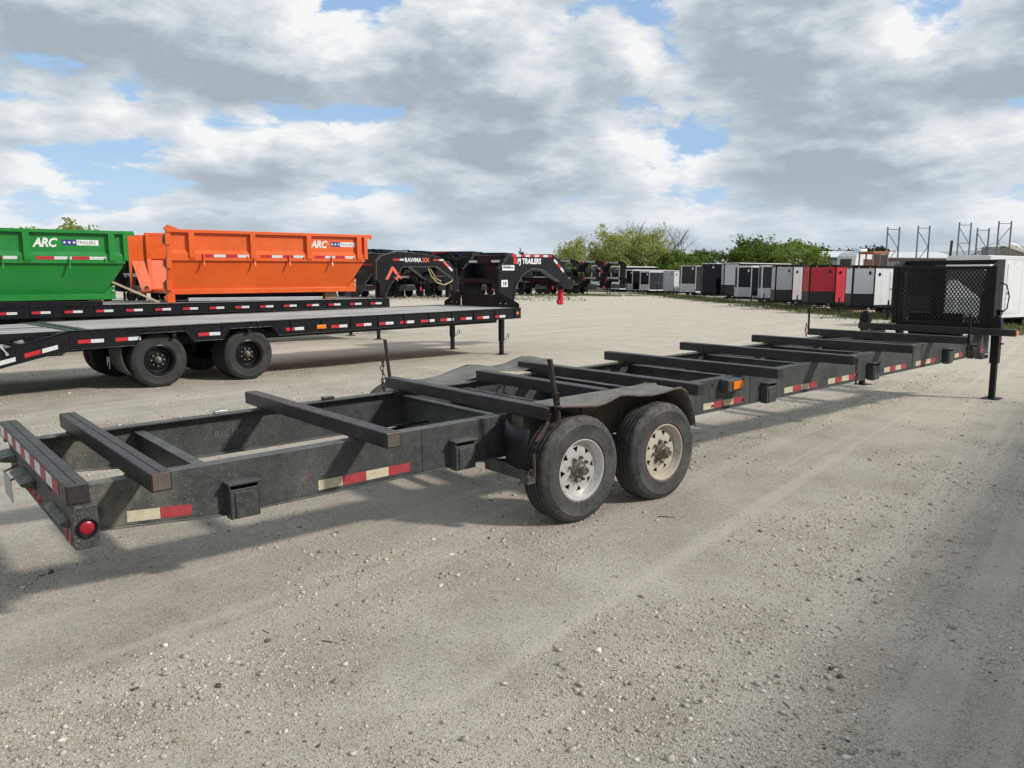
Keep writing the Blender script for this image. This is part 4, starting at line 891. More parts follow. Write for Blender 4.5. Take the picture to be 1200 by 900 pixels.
# ------------------------------------------------------------------ row of stacked gooseneck trailers behind
def simple_tyre(R, w):
    b = T(); b.lathe([(0.0,-.05),(R*.5,-.05),(R*.55,-.01),(R*.9,0),(R,-.03),(R,-w+.03),(R*.9,-w),(0,-w)], (0,0,0), 20); return b.mesh('tyre', [rubber_new])
ST = simple_tyre(.39, .24)
def row_trailer(label, dump, deck_w, tri=False):
    """gooseneck trailer seen side-on, nose at u = 0 pointing along +u"""
    root = empty('row_trailer', (0,0,0)); tag(root, label, 'trailer', 'stacked gooseneck trailers behind the flatbeds')
    D = .95
    for v in (0.0, -2.45):
        b = T(); b.box((-9.6,v-.05,D-.22),(-2.6,v+.05,D)); b.build('side_rail', black_far, root)
        pl = [(-2.9,D-.2),(-2.75,D+.62),(-2.42,D+.98),(-.85,D+1.02),(-.40,D+.78),(-.28,D+.40),(-.42,D+.30),(-.62,D+.52),(-.98,D+.72),(-1.70,D+.76),(-2.1,D+.55),(-2.30,D+.1),(-2.30,D-.2)]
        vv = v - (.55 if v == 0 else -.55)
        b = T(); b.plate_v(pl, vv-.10, vv); b.build('gooseneck', black_far, root)
    b = T(); b.box((-.75,-1.8,D+.30),(-.20,-.65,D+.44)); b.tube((-.35,-1.22,D-.25),(-.35,-1.22,D+.6),.075,10); b.build('coupler', black_far, root)
    b = T(); b.box((-9.6,-2.4,D-.12),(-2.6,-.05,D-.02)); b.build('deck', black_far, root)
    if dump:
        b = T(); b.box((-9.5,-2.38,D),(-3.1,-.06,D+1.0))
        for k in range(9): u = -9.4+k*.77; b.box((u,-.059,D),(u+.09,-.0,D+.98))
        b.box((-9.5,-2.43,D+1.001),(-3.1,-.01,D+1.08)); b.build('dump_body', black_far, root)
    b = T(); b.prism([(-2.0,D-.30),(-1.2,D-.30),(-1.2,D+.02),(-1.32,D+.20),(-1.9,D+.20),(-2.0,D+.06)], lambda p,t:(p[0],-1.95+1.45*t,p[1])); b.build('toolbox', toolbox, root, .02)
    for v in (-.50,-1.95): b = T(); b.box((-2.42,v-.05,0),(-2.32,v+.05,D)); b.box((-2.5,v-.1,-.0),(-2.24,v+.1,.015)); b.build('jack', black_far, root)
    for u in ((-7.6,-6.7,-5.8) if tri else (-7.3,-6.4)):
        for v in (.0, -2.2): inst(ST, 'tyre', root, uvw((u, v, .39)))
    b = T()
    for k in range(7): b.box((-2.45+k*.22,-.5492,D+.90),(-2.25+k*.22,-.547,D+.955))
    b.build('reflector_strip', tape_white if tri else tape_red, root)
    return root
NROW = 14
def rot_nose(i, n=NROW): t = i/(n-1); return (-25.5+38.3*t, 45.0+42.5*t)
RT_YAW = -0.35
def place_row():
    n = NROW; texts = ['PJ TRAILERS','PJ TRAILERS','RAWMAXX','PJ TRAILERS','PJ TRAILERS','PJ TRAILERS','RAWMAXX','ARC','PJ TRAILERS','ARC','PJ TRAILERS','PJ TRAILERS','PJ TRAILERS','PJ TRAILERS']
    nth = ['first','second','third','fourth','fifth','sixth','seventh']
    where = [w + ' from the left' for w in nth] + [w + ' from the right' for w in nth[::-1]]
    for i in range(n):
        x, y = rot_nose(i, n)
        lo = row_trailer('black gooseneck trailer under another, %s in the dark row' % where[i], i < 12, 1, i % 3 == 1)
        lo.location = (x, y, 0); lo.rotation_euler = (0,0,RT_YAW)
        up = row_trailer('black %s trailer stacked on top, %s in the dark row' % ('dump' if i < 8 else 'flatbed', where[i]), i < 8, 1, i % 2 == 0)
        up.location = (x-.25*math.cos(RT_YAW), y-.25*math.sin(RT_YAW), 1.75 if i > 7 else 2.05); up.rotation_euler = (0,0,RT_YAW)
        for o, sz in ((lo,.24),(up,.27)):
            t = text(texts[i], sz, white_print if texts[i] != 'ARC' else red_print, o, (-2.35,-.5485,1.70), bold=.006, shear=.1)
            if i >= 10 or i == 3:
                b = T(); b.plate_v([(-2.62,1.50),(-2.42,1.85),(-2.28,1.85),(-2.30,1.50),(-2.42,1.5),(-2.42,1.62),(-2.5,1.5)], -.5492, -.547); b.build('emblem', red_print, o)
            if i < 8 and o is up: text(texts[i], .42, white_print if texts[i] != 'ARC' else red_print, o, (-6.6,.004,1.40), bold=.012, shear=.1)
            if i % 2 == 0: b = T(); b.tube((-.35,-1.22,.62),(-.35,-1.22,.95),.09,10); b.build('coupler', red_tube, o)
    return
place_row()
black_bin = paint('black dumpster paint', (0.014, 0.014, 0.016), 0.35, 0.03, scale=2.0, bump=0.0)
def row_bin(label, u, i, z, mat, col, k=0.9):
    x, y = rot_nose(i); c, s = math.cos(RT_YAW), math.sin(RT_YAW)
    root = rolloff_bin('dumpster', label, mat, 5.0, False, [.56,2.0,3.5,4.75], [], [], [], (x+u*c, y+u*s, z), RT_YAW, 0, False, False)
    text('ARC', .45, col, root, (2.6,-.08,1.03), bold=.012, shear=.28)
    text('ARC', .55, col, root, (2.4,-.20,.35), bold=.014, shear=.28)
    b = T(); b.box((3.7,-.088,1.14),(4.1,-.086,1.30)); b.build('flag_panel', blue_print, root)
row_bin('black roll-off dumpster with red lettering, behind the orange emblem neck', -6.9, 8, 2.62, black_bin, red_print)
row_bin('black roll-off dumpster with red lettering, behind the plank deck neck', -6.9, 9, 2.62, black_bin, red_print)
row_bin('green roll-off dumpster just showing over the plank deck neck', -6.8, 10, 2.45, green, white_print)

# ------------------------------------------------------------------ enclosed cargo trailers along the right
ENC = {}
def enc_col(c, rough=0.3):
    if c not in ENC: ENC[c] = paint('enclosed trailer skin %d' % len(ENC), c, rough, 0.012, (0.4,0.38,0.33), 2.0, 0.4 if max(c) > .2 else .25, bump=0.0, vary=0.03, coat=0.2 if max(c) > .2 else 0.0)
    return ENC[c]
WHITE_S=(.72,.73,.74); SILV=(.48,.49,.51); CHAR=(.030,.031,.035); NAVY=(.009,.010,.018); BLK=(.007,.007,.009); RED=(.52,.012,.035); LGREY=(.52,.53,.55)
def cargo_trailer(label, corner, A, ztop, front, side, trim, guard, L=5.2, ang=30, logo=True, roof=WHITE_S):
    """corner = where the front panel meets the long side that faces the yard"""
    phi = math.radians(35); hw = A*math.cos(phi); V = A*math.sin(phi)
    a = math.radians(ang)
    root = empty('cargo_trailer', (corner[0], corner[1], 0), a); tag(root, label, 'trailer', 'enclosed cargo trailers parked in a row')
    # local: +x towards the rear, near side at y = 0 facing -y ; body fills y 0..2hw ; nose at x = -V
    zb = .45; tz = ztop
    pl = [(0,0),(L,0),(L,2*hw),(0,2*hw),(-V,hw)]
    M = lambda p,t:(p[0],p[1],zb if t==0 else tz-.05)
    b = MB(); b.prism(pl, M); b.build('body', enc_col(side), root)
    d = Vector((-V, hw, 0)).normalized(); nrm = Vector((-hw, -V, 0)).normalized()
    for k in (0, 1):                                           # two nose panels and their stone guards
        P = (lambda q, o: (d.x*q+nrm.x*o, d.y*q+nrm.y*o)) if k == 0 else (lambda q, o: (d.x*q+nrm.x*o, 2*hw-(d.y*q+nrm.y*o)))
        zg = zb + .30*(tz-zb) if guard else zb+.02
        def slab(q0, q1, z0, z1, o0, o1):
            b = MB(); c = [P(q0,o0), P(q1,o0), P(q1,o1), P(q0,o1)]
            return b.prism(c, lambda p,t:(p[0],p[1],z0 if t==0 else z1))
        slab(.06, A-.06, zg+.003, tz-.12, .003, .012).build('nose_panel', enc_col(front), root)
        if guard: slab(.03, A-.03, zb-.02, zg, .003, .018).build('stone_guard', enc_col(guard, .35), root)
        slab(-.01, .058, zb-.03, tz-.051, -.02, .024).build('corner_trim', enc_col(trim), root)
        slab(A-.058, A+.01, zb-.03, tz-.051, -.02, .024).build('corner_trim', enc_col(trim), root)
        slab(.059, A-.059, tz-.119, tz-.051, .002, .024).build('top_trim', enc_col(trim), root)
        if logo and k == 0:
            b = MB(); c = [P(A*.18,.0125),P(A*.30,.0125),P(A*.30,.015),P(A*.18,.015)]; b.prism(c, lambda p,t:(p[0],p[1],tz-.45 if t==0 else tz-.27)); b.build('badge', white_print if max(front) < .3 else dark_print, root)
        for q in ((A*.25, A*.75) if logo else ()):
            b = MB(); c = P(q,.03); b.lathe([(0,-.03),(.03,-.03),(.03,.03),(0,.03)], (c[0],c[1],tz-.085), 8, 'u'); b.build('clearance_light', amber_lens, root)
    b = MB(); pr = [(-.01,-.025),(L+.02,-.025),(L+.02,2*hw+.025),(-.01,2*hw+.025),(-V-.03,hw)]; b.prism(pr, lambda p,t:(p[0],p[1],tz-.05 if t==0 else tz-.018))
    b.prism([(.0,.05),(L,.05),(L,2*hw-.05),(0,2*hw-.05),(-V,hw)], lambda p,t:(p[0],p[1],tz-.018 if t==0 else tz+.01)); b.build('roof', enc_col(roof), root)
    b = MB(); b.box((.03,-.016,zb-.06),(L,-.001,zb+.05)); b.box((.03,-.016,tz-.119),(L,-.001,tz-.052)); b.build('side_trim', enc_col(trim), root)
    b = MB()
    for k in range(1, int(L/.55)): b.box((k*.55-.012,-.006,zb+.051),(k*.55+.012,-.0005,tz-.12))
    b.build('skin_seam', enc_col(side), root)
    b = MB(); b.lathe([(0,-.05),(.07,-.045),(.09,0)], (.33,-.001,tz-.42), 12, 'v'); b.build('side_vent', enc_col(BLK), root)
    if L > 4: b = MB(); b.box((1.2,-.02,zb+.1),(2.05,-.0015,tz-.3)); dr = b.build('side_door', enc_col(side), root); b = MB(); b.box((1.24,-.05,1.25),(1.36,-.021,1.32)); b.build('handle', galv, dr)
    b = MB()
    for y in (hw-.55, hw+.55): b.bar((-.1,y,zb-.10),(-V-1.15,hw+(y-hw)*.06,zb-.10),.06,.10)
    b.box((-.1,.1,zb-.12),(L,.2,zb-.0305)); b.box((-.1,2*hw-.2,zb-.12),(L,2*hw-.1,zb-.0305)); b.box((-V-1.35,hw-.05,zb-.12),(-V-1.1,hw+.05,zb-.02)); b.build('tongue', black_far, root)
    b = MB(); b.tube((-V-.95,hw,.02),(-V-.95,hw,.85),.035,10); b.tube((-V-.95,hw,.85),(-V-.80,hw,.85),.012,6); b.lathe([(0,0),(.09,0),(.09,.03)],(-V-.95,hw,0.01),10,'w'); b.build('jack', black_far, root)
    for u in (L*.55, L*.55+.82):
        if u > L-.3: continue
        for y in (.0, 2*hw):
            w = inst(ST, 'wheel', root, (u, y-(.0 if y == 0 else -.0), .36), (0,0,0 if y == 0 else PI), (.92,.92,.92))
    if L > 3: b = MB(); b.prism([(L*.55-.5,.36),(L*.55-.42,.70),(L*.55-.3,.78),(min(L-.1,L*.55+1.12),.78),(min(L-.05,L*.55+1.3),.36)], lambda p,t:(p[0],-.16+.158*t,p[1])) if False else b.box((L*.55-.45,-.20,.76),(min(L-.05,L*.55+1.27),-.017,.80)); b.build('fender', enc_col(trim), root)
    return root
def corner_from_right(T_, A, ang=30): return T_
rowspec = [
 ('small white cargo trailer with a black stone guard, right of the red one', (18.0,38.9), 1.02, 2.43, WHITE_S, WHITE_S, BLK, CHAR, BLK),
 ('red cargo trailer with black trim', (18.0,43.6), 1.38, 2.55, RED, RED, BLK, CHAR, BLK),
 ('plain silver cargo trailer with a black stone guard, left of the red one', (17.4,48.6), 1.04, 2.63, SILV, SILV, BLK, CHAR, BLK),
 ('charcoal cargo trailer framed in white, next left of the silver one', (18.6,55.2), 1.0, 2.72, CHAR, CHAR, WHITE_S, SILV, WHITE_S),
 ('navy cargo trailer framed in white with a silver stone guard', (18.0,59.0), 1.02, 2.74, NAVY, NAVY, WHITE_S, SILV, WHITE_S),
 ('light grey cargo trailer with black corners, between two dark ones', (19.4,67.1), 1.28, 3.13, LGREY, CHAR, BLK, CHAR, WHITE_S),
 ('tall all navy cargo trailer without a stone guard', (18.3,70.5), 1.15, 3.15, NAVY, NAVY, NAVY, NAVY, WHITE_S),
 ('tall charcoal cargo trailer with a white frame and silver guard, left of the navy one', (18.6,79.5), 1.50, 3.15, CHAR, CHAR, WHITE_S, SILV, CHAR),
 ('small bright white cargo trailer left of the tall ones', (17.4,84.4), 1.06, 2.64, SILV, WHITE_S, SILV, SILV, WHITE_S),
 ('low charcoal cargo trailer with white corner strip, left of the small white one', (15.7,89.9), 1.08, 2.59, NAVY, CHAR, WHITE_S, SILV, WHITE_S),
 ('narrow black cargo trailer with white trim under the pale trees', (14.2,92.7), .81, 2.8, BLK, BLK, WHITE_S, SILV, WHITE_S),
 ('black cargo trailer with a white stone guard under the pale trees', (13.6,99.9), 1.09, 3.31, BLK, BLK, WHITE_S, WHITE_S, WHITE_S),
 ('white roofed cargo trailer at the far end, behind the stacked goosenecks', (11.5,103.3), 1.13, 3.46, CHAR, CHAR, WHITE_S, WHITE_S, WHITE_S),
]
for i,(lab,c,A,zt,fr_,sd,tr,gd,rf) in enumerate(rowspec):
    cargo_trailer(lab, c, A, zt, fr_, sd, tr, gd, 6.4 if i > 4 else 5.0, 30, True, rf)
cargo_trailer('black cargo trailer behind the headache rack screen', (18.25,34.0), 1.15, 2.42, BLK, BLK, BLK, CHAR, 4.6, 30, False, BLK)
cargo_trailer('large white cargo trailer behind the right end of the rack', (17.0,28.0), .95, 2.62, WHITE_S, WHITE_S, WHITE_S, SILV, 7.6, 30, False, WHITE_S)

# ------------------------------------------------------------------ far things: camper, tractor, racks, buildings
def camper(loc, yaw, L, label):
    root = empty('camper', (loc[0],loc[1],0), yaw); tag(root, label, 'camper')
    b = MB(); b.prism([(0,.6),(L,.6),(L,3.3),(L-.25,4.1),(L-.7,4.35),(.5,4.35),(.1,4.0),(0,3.2)], lambda p,t:(p[0],-1.2+2.4*t,p[1])); b.build('body', enc_col((.78,.79,.80)), root, .05)
    for x in (1.0, 2.8, 4.6):
        if x > L-1.2: continue
        b = MB(); b.box((x,-1.235,2.9),(x+.95,-1.201,3.65)); w = b.build('window', enc_col((.10,.075,.065)), root); b = MB(); b.box((x-.05,-1.226,2.85),(x+1.0,-1.2005,3.70)); b.build('window_frame', enc_col(SILV), w)
    b = MB(); b.box((-.03,-.7,2.95),(-.001,.7,3.7)); b.build('window', enc_col((.10,.075,.065)), root)
    b = MB(); b.box((L*.45,-.4,4.352),(L*.45+.8,.4,4.65)); b.build('roof_unit', enc_col(WHITE_S), root, .04)
    for x in (L*.4, L*.4+.9): inst(ST, 'wheel', root, (x,-1.0,.38))
camper((31.6,74.6), math.radians(20), 3.0, 'white camper with a dark window behind the red cargo trailer')
camper((37.0,100.0), math.radians(165), 5.5, 'pale camper roof half hidden by the small bright tree')
def tractor():
    root = empty('tractor', (28.4,62.0,0), math.radians(18)); tag(root, 'old tractor with an orange brown cab roof behind the white cargo trailer', 'tractor')
    cabm = paint('sun bleached orange cab', (.30,.10,.035), .6, .2, rust=.3)
    b = MB(); b.box((-.75,-.8,3.75),(.85,.8,3.95)); b.build('cab_roof', cabm, root, .05)
    for x in (-.68,-.02,.74):
        for y in (-.72,.72): b = MB(); b.bar((x,y,2.2),(x,y,3.75),.08,.08); b.build('cab_post', cabm, root)
    b = MB(); b.box((-.72,-.76,1.1),(.78,.76,2.2)); b.build('cab_base', cabm, root, .04)
    b = MB(); b.box((-.64,-.735,2.25),(-.06,-.715,3.7)); b.box((.02,-.735,2.25),(.70,-.715,3.7)); b.build('window', enc_col((.05,.055,.06),.1), root)
    b = MB(); b.box((.79,-.45,1.1),(2.6,.45,1.95)); b.build('hood', cabm, root, .08)
    for x, r in ((-.3,.85),(2.2,.5)):
        for y in (-.95,.95): inst(ST, 'wheel', root, (x,y,r), (0,0,0), (r/.39,1.4,r/.39))
tractor()
post_m = paint('weathered rack steel', (.12,.125,.13), .6, .1, rust=.35)
def rack_upright(x, y, w, h, label, mat=post_m, style=0):
    root = empty('rack_upright', (x,y,0), 0.12); tag(root, label, 'rack', 'tall pallet rack frames')
    for k, dx in enumerate((0, w)): b = MB(); b.box((dx-.05,-.04,0),(dx+.05,.04,h)); b.build('post', mat, root)
    zs = [h-.15-1.35*k for k in range(5) if h-.15-1.35*k > .3]
    b = MB()
    b.bar((.05,0,h-.22),(w-.05,0,h-.22),.05,.05)
    for k, (z0, z1) in enumerate(zip(zs, zs[1:])):
        if (k+style) % 2 == 0 or style == 2: b.bar((.05,0,z0-.35),(w-.05,0,z1-.35),.045,.045)
        else: b.bar((w-.05,0,z0-.35),(.05,0,z1-.35),.045,.045)
        if style == 2: b.bar((.05,0,z1-.3),(w-.05,0,z1-.3),.045,.045)
    b.build('brace', mat, root)
rack_upright(33.2,70,1.12,6.4,'pallet rack frame furthest left, above the tractor cab', style=0)
rack_upright(36.1,70.4,1.10,6.55,'pallet rack frame second from the left with one diagonal', style=0)
rack_upright(39.4,69.8,1.12,6.8,'pallet rack frame with two crossed braces, right of the short brown post', style=2)
rack_upright(41.5,70.6,1.12,6.4,'lower pallet rack frame left of the rusty topped one', style=2)
rack_upright(43.0,70.0,1.20,6.96,'tallest pallet rack frame with a rusty top, furthest right', paint('rustier rack steel', (.11,.10,.10), .7, .1, rust=.7), style=1)
o = MB().box((-.08,-.08,0),(.08,.08,5.25)).build('short_post', rusty); o.location = (38.75,70,0); o.rotation_euler = (0,.04,0); tag(o, 'lone short brown post between the pallet rack frames', 'post')
b = MB(); b.box((0,-.1,3.35),(12.5,.1,3.62))
for k in range(6): b.box((k*2.4,-.07,0),(k*2.4+.12,.07,3.345))
o = b.build('pipe_fence', rusty); o.location = (32.4,69.2,0); o.rotation_euler = (0,0,.08); tag(o, 'rusty brown steel rail running below the pallet rack frames', 'rail')

metal_white = paint('white roof sheet', (.70,.71,.72), .4, .05, bump=0); metal_grey = paint('grey wall sheet', (.20,.21,.22), .5, .1, bump=0); metal_tan = paint('tan wall sheet', (.36,.31,.25), .55, .1, bump=0); metal_pale = paint('pale wall sheet', (.50,.53,.55), .5, .1, bump=0)
def shed(name, label, loc, yaw, L, Wd, h, rise, wallm, roofm, gable_front=False, ribs=0.6, door=None):
    root = empty(name, (loc[0],loc[1],0), yaw); tag(root, label, 'building')
    b = MB()
    if not gable_front:
        b.prism([(0,0),(Wd,0),(Wd,h),(Wd/2,h+rise-.05),(0,h)], lambda p,t:(L*t,p[0],p[1]))
    else: b.prism([(0,0),(L,0),(L,h),(L/2,h+rise-.05),(0,h)], lambda p,t:(p[0],Wd*t,p[1]))
    b.build('wall', wallm, root)
    b = MB(); n = int(L/ribs)
    for k in range(n+1): b.box((k*L/n-.03,-.03,0),(k*L/n+.03,-.001,h-.02))
    b.build('wall_rib', wallm, root)
    b = MB()
    if not gable_front:
        for s in (0, 1):
            y0, y1 = ((-.25, Wd/2) if s == 0 else (Wd+.25, Wd/2)); z0 = h-.1
            b.prism([(y0,z0),(y1,h+rise),(y1,h+rise+.06),(y0,z0+.08)], lambda p,t:(-.2+(L+.4)*t,p[0],p[1]))
    else:
        for s in (0, 1):
            x0 = -.25 if s == 0 else L+.25
            b.prism([(x0,h-.1),(L/2,h+rise),(L/2,h+rise+.06),(x0,h-.02)], lambda p,t:(p[0],-.2+(Wd+.4)*t,p[1]))
    b.build('roof', roofm, root)
    b = MB(); b.box((-.1,-.32,h-.16),(L+.1,-.2505,h-.02)); b.build('gutter', metal_white, root)
    if door:
        b = MB(); b.box((door[0],-.06,.05),(door[0]+door[1],-.031,door[2])); d = b.build('roller_door', metal_pale, root)
        b = MB()
        for k in range(int(door[2]/.35)): b.box((door[0]+.03,-.072,.1+k*.35),(door[0]+door[1]-.03,-.0605,.13+k*.35))
        b.build('door_slat', metal_white, d)
    return root
shed('workshop', 'long low grey shed with a white roof behind the pallet racks', (52.0,132.0), .10, 25.0, 14, 5.6, 1.1, metal_grey, metal_white)
shed('barn', 'pale gabled shed between the rack frames', (74.5,131.0), .05, 7.5, 12, 5.3, 1.5, metal_pale, metal_pale, True)
shed('warehouse', 'tan metal building at the right edge behind the racks', (79.5,118.0), .12, 26.0, 16, 5.0, 2.2, metal_tan, metal_tan)
b = MB(); b.box((-.9,-.9,0),(.9,.9,6.9)); o = b.build('block_tower', metal_grey, None, .05); o.location = (74.0,122.0,0); tag(o, 'square grey block tower behind the tallest rack frame', 'tower')
# frame of an unfinished shed seen between the racks
b = MB()
for x in (0, 5.5, 11.0):
    pts = [(x,0,0),(x,0,4.6),(x+1.2,0,5.5),(x+2.7,0,5.9),(x+4.2,0,5.5),(x+5.4,0,4.6),(x+5.4,0,0)]
    b.pipe(pts, .06, 6)
o = b.build('canopy_frame', galv); o.location = (49.5,84.0,0); tag(o, 'bent steel tube canopy frame beside the tan building', 'frame')
# shop added out of view so its eave casts the lower right shadow
shop = shed('added_shade_shop', 'beige metal shop added out of view on the right to shade the yard', (13.85,8.9), math.radians(232.5), 21.0, 10.0, 4.6, 1.4, metal_tan, metal_white, door=(6.0,4.0,3.6))

# ------------------------------------------------------------------ trees, grass
def leaf_mat(name, c0, c1, trans=0.35):
    m, N, b = new_mat(name)
    tc = N.node('ShaderNodeTexCoord'); n = N.noise(tc.outputs['Object'], 0.9, 3, 0.6); g = N.node('ShaderNodeNewGeometry')
    f = N.math('ADD', N.math('MULTIPLY', N.ramp(n, .3, .7), .6), N.math('MULTIPLY', g.outputs['Random Per Island'], .45), clamp=True)
    c = N.mix(f, c0+(1,), c1+(1,)); N.set(b.inputs['Base Color'], c); b.inputs['Roughness'].default_value = .6; b.inputs['Specular IOR Level'].default_value = .25
    tr = N.node('ShaderNodeBsdfTranslucent'); N.set(tr.inputs[0], c)
    mx = N.node('ShaderNodeMixShader'); mx.inputs[0].default_value = trans
    N.l.new(b.outputs[0], mx.inputs[1]); N.l.new(tr.outputs[0], mx.inputs[2])
    out = [n_ for n_ in N.n if n_.type == 'OUTPUT_MATERIAL'][0]; N.l.new(mx.outputs[0], out.inputs[0]); return m
LW = leaf_mat('spring willow leaves', (.30,.345,.085), (.47,.50,.18), .6); LG = leaf_mat('bright green leaves', (.12,.19,.03), (.23,.31,.06), .45); LO = leaf_mat('oak leaves', (.075,.135,.022), (.155,.22,.045), .45); LD = leaf_mat('dark evergreen leaves', (.018,.030,.012), (.04,.055,.022))
bark = paint('grey bark', (.16,.135,.11), .9, .1, scale=8, bump=.2)
def tree(name, label, loc, height, spread, nleaf, lsize, lmat, seed, base=0.18, stems=1, bare=False, droop=0.0, lobes=None, dens=1.0):
    r = random.Random(seed); g = np.random.default_rng(seed)
    root = empty(name, (loc[0],loc[1],0)); tag(root, label, 'tree')
    b = MB(); ends = []
    def limb(p, d, L, rad, lvl):
        pts = [p]; q = p; dd = d.normalized()
        for k in range(3):
            dd = (dd + Vector((r.uniform(-.22,.22), r.uniform(-.22,.22), r.uniform(-.06,.16)-droop*.12*lvl))).normalized(); q = q + dd*(L/3); pts.append(q)
        b.pipe(pts, rad, 6 if lvl < 2 else (4 if lvl < 3 else 3), rad*.55)
        if lvl >= (4 if bare else 3): ends.append((q, dd, L)); return
        if lvl >= 1: ends.append((pts[2], dd, L))
        for k in range(r.choice((3,3,4)) if lvl > 0 else 5):
            t = r.uniform(.45,1.0) if k else 1.0
            s = pts[0].lerp(pts[3], t) if k else pts[3]
            az = r.uniform(0, 2*PI); out = Vector((math.cos(az), math.sin(az), 0))
            nd = (dd*r.uniform(.55,1.0) + out*r.uniform(.35,.95)*spread/height*1.9 + Vector((0,0,.12)))
            limb(s, nd, L*r.uniform(.58,.78), rad*.52, lvl+1)
    for k in range(stems):
        az = 2*PI*k/stems + r.uniform(0,1); sp = 0 if stems == 1 else .38
        limb(Vector((.25*math.cos(az)*(stems>1), .25*math.sin(az)*(stems>1), -.1)), Vector((sp*math.cos(az), sp*math.sin(az), 1)), height*(.36 if not bare else .34), height*.026*(1 if stems == 1 else .7), 0)
    tk = b.build('trunk', bark, root)
    top = max(e[0].z for e in ends); k = height/(top+.25)
    tk.scale = (k, k, k)
    if nleaf:
        cs = np.array([[e[0].x, e[0].y, e[0].z] for e in ends])*k
        cs = cs[cs[:,2] > height*base]
        wts = g.uniform(.25, 1.0, len(cs))**1.5; idx = g.choice(len(cs), nleaf, p=wts/wts.sum())
        rad = g.uniform(.5, 1.15, len(cs))*height*.075*dens
        off = g.normal(0, 1, (nleaf,3)); off *= rad[idx][:,None]*.75; off[:,2] *= .75
        if droop: off[:,2] -= np.abs(g.normal(0, 1, nleaf))*rad[idx]*droop
        c = cs[idx] + off; c[:,2] = np.maximum(c[:,2], height*base*.6)
        a = g.normal(0,1,(nleaf,3)); a[:,2] *= (1.4 if droop else .7); a /= np.linalg.norm(a,axis=1)[:,None]
        t = g.normal(0,1,(nleaf,3)); u = np.cross(a,t); u /= np.linalg.norm(u,axis=1)[:,None]
        s = lsize*g.uniform(.6,1.4,nleaf)[:,None]
        V = np.stack([c-a*s, c+u*s*.5, c+a*s, c-u*s*.5],1).reshape(-1,3); F = np.arange(nleaf*4).reshape(-1,4)
        me = np_mesh('crown', V, F, lmat); o = bpy.data.objects.new('crown', me); COL.objects.link(o); o.parent = root
    return root
tree('willow_tree', 'tall pale yellow green tree at the left of the far tree group', (9.6,106), 7.6, 3.0, 6500, .13, LW, 3, .25, 3, droop=.5, dens=.8)
tree('willow_tree', 'broad pale yellow green tree in the middle of the far tree group', (14.6,107), 9.0, 5.0, 11500, .14, LW, 8, .12, 3, droop=.5, dens=1.0)
tree('willow_tree', 'pale tree with drooping sprays left of the bare tree', (17.6,108), 7.4, 3.6, 7500, .14, LW, 12, .10, 3, droop=.4)
tree('bare_tree', 'leafless grey twiggy tree standing among the pale trees', (20.6,112), 10.6, 5.2, 350, .10, LW, 5, .3, 3, bare=True)
tree('leafy_tree', 'low bright green tree right of the bare tree', (22.2,104), 5.6, 4.2, 12000, .16, LG, 21, .08, 3, dens=1.2)
tree('leafy_tree', 'low green bushy tree left of the round oak', (26.3,108), 5.9, 3.6, 9000, .16, LO, 22, .1, 2, dens=1.1)
tree('oak_tree', 'broad round green oak behind the tall cargo trailers', (31.6,102), 7.3, 6.4, 24000, .17, LO, 31, .12, 3, dens=1.35)
tree('leafy_tree', 'light green tree with an airy top on the right flank of the oak', (36.2,104), 7.2, 3.6, 8000, .16, LG, 33, .15, 3, dens=.9)
tree('small_tree', 'small airy bright tree behind the silver cargo trailer', (28.4,76), 5.3, 2.4, 3800, .13, LG, 41, .2, 2, dens=.8)
tree('leafy_tree', 'treetop just showing over the green dumpster', (-34.6,61), 6.2, 3.5, 9000, .14, LW, 51, .2, 2)
for k,(x,y,h) in enumerate(((62,170,9.5),(71,175,8.5),(80,178,9.0),(54,180,8.2))):
    tree('far_tree', ('dark far tree behind the camper and the long shed, tallest','dark far tree behind the middle of the long shed','dark far tree behind the right of the long shed','dark far tree left of the long shed, lowest')[k], (x,y), h, 7, 7000, .3, LD, 60+k, .08, 3, dens=1.6)

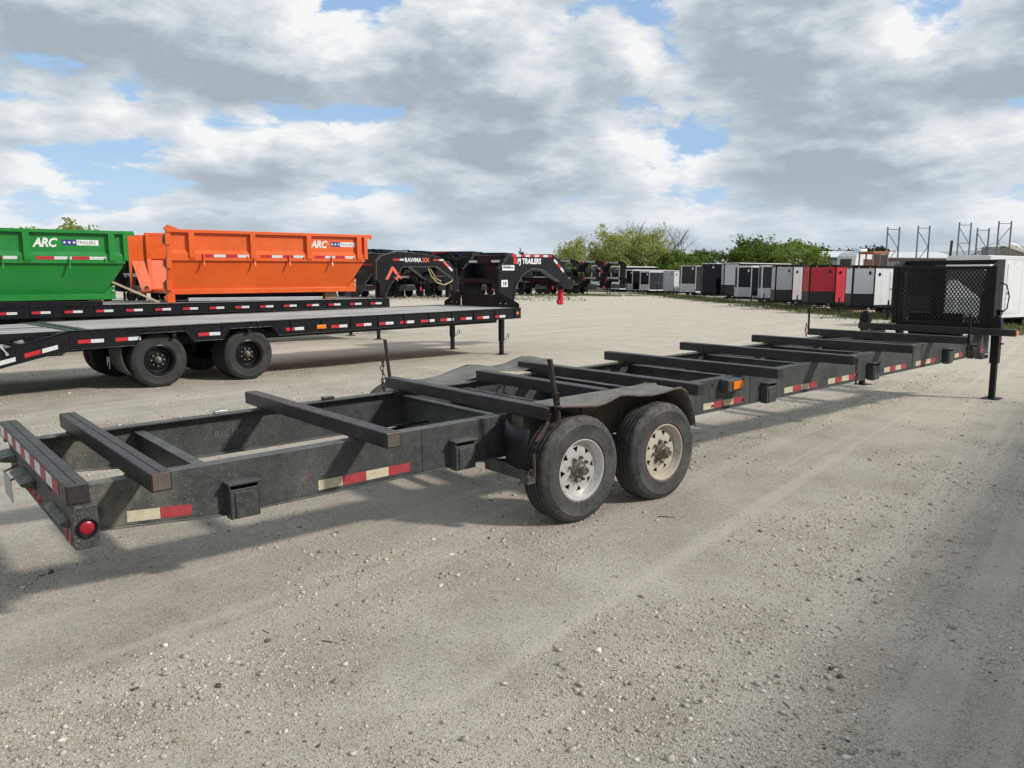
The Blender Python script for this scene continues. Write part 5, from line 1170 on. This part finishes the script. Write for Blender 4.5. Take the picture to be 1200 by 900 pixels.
def treeline():
    """low far woodland that closes the horizon"""
    g = np.random.default_rng(90); n = 26000
    a = g.uniform(-.78, .80, n); d = g.uniform(210, 330, n); x = d*np.sin(a); y = d*np.cos(a)
    top = 5.0 + 3.0*np.sin(a*23)+2.2*np.sin(a*57+1)+1.2*np.sin(a*131); z = g.uniform(.2, 1, n)**.8*np.maximum(top, 2.5)
    c = np.stack([x,y,z],-1); A = g.normal(0,1,(n,3)); A /= np.linalg.norm(A,axis=1)[:,None]; U = np.cross(A, g.normal(0,1,(n,3))); U /= np.linalg.norm(U,axis=1)[:,None]
    s = g.uniform(.5,1.5,n)[:,None]
    V = np.stack([c-A*s, c+U*s*.6, c+A*s, c-U*s*.6],1).reshape(-1,3)
    me = np_mesh('far_woods', V, np.arange(n*4).reshape(-1,4), LD); o = bpy.data.objects.new('far_woods', me); COL.objects.link(o)
    tag(o, 'low dark far-off woodland closing the horizon', 'woodland', None, 'stuff')
treeline()
def grass():
    g = np.random.default_rng(77); P = []
    def patch(n, fn, h): 
        x, y = fn(n); P.append((x, y, np.full(n, h)))
    patch(26000, lambda n: ((lambda t: (17.6-.0*t+g.normal(-.6,.9,n) - .6*(t>60), t))(g.uniform(27,96,n))), .20)
    patch(9000, lambda n: (g.uniform(15.5,24,n), g.uniform(24.5,40,n)), .22)
    patch(9000, lambda n: (g.normal(7.0,2.6,n), g.normal(80.5,1.6,n)), .16)
    patch(5000, lambda n: (g.uniform(-16,6,n), 62+ (g.uniform(-16,6,n)+16)*1.0 + g.normal(-1.5,1.2,n)), .16)
    x = np.concatenate([p[0] for p in P]); y = np.concatenate([p[1] for p in P]); h = np.concatenate([p[2] for p in P])
    # tufts, not an even mat
    dn = np.sin(x*1.7+.3*y)+np.sin(y*1.1-x*.8)+np.sin(x*4.1+2)*.6+np.sin(y*3.3)*.6; k = dn + g.normal(0,.8,len(x)) > -.2; x, y, h = x[k], y[k], h[k]; n = len(x)
    h = h*g.uniform(.35,1.2,n); a = g.uniform(0,2*PI,n); w = g.uniform(.015,.04,n); lx, ly = g.normal(0,.06,n), g.normal(0,.06,n)
    c = np.stack([x,y,np.zeros(n)-.01],-1); d = np.stack([np.cos(a)*w,np.sin(a)*w,np.zeros(n)],-1)
    V = np.stack([c-d, c+d, c+np.stack([lx,ly,h],-1)],1).reshape(-1,3)
    me = np_mesh('grass', V, np.arange(n*3).reshape(-1,3), leaf_mat('short weeds', (.085,.105,.035), (.19,.19,.085), .3)); o = bpy.data.objects.new('grass', me); COL.objects.link(o)
    tag(o, 'short weedy grass along the row of parked trailers', 'grass', None, 'stuff')
grass()
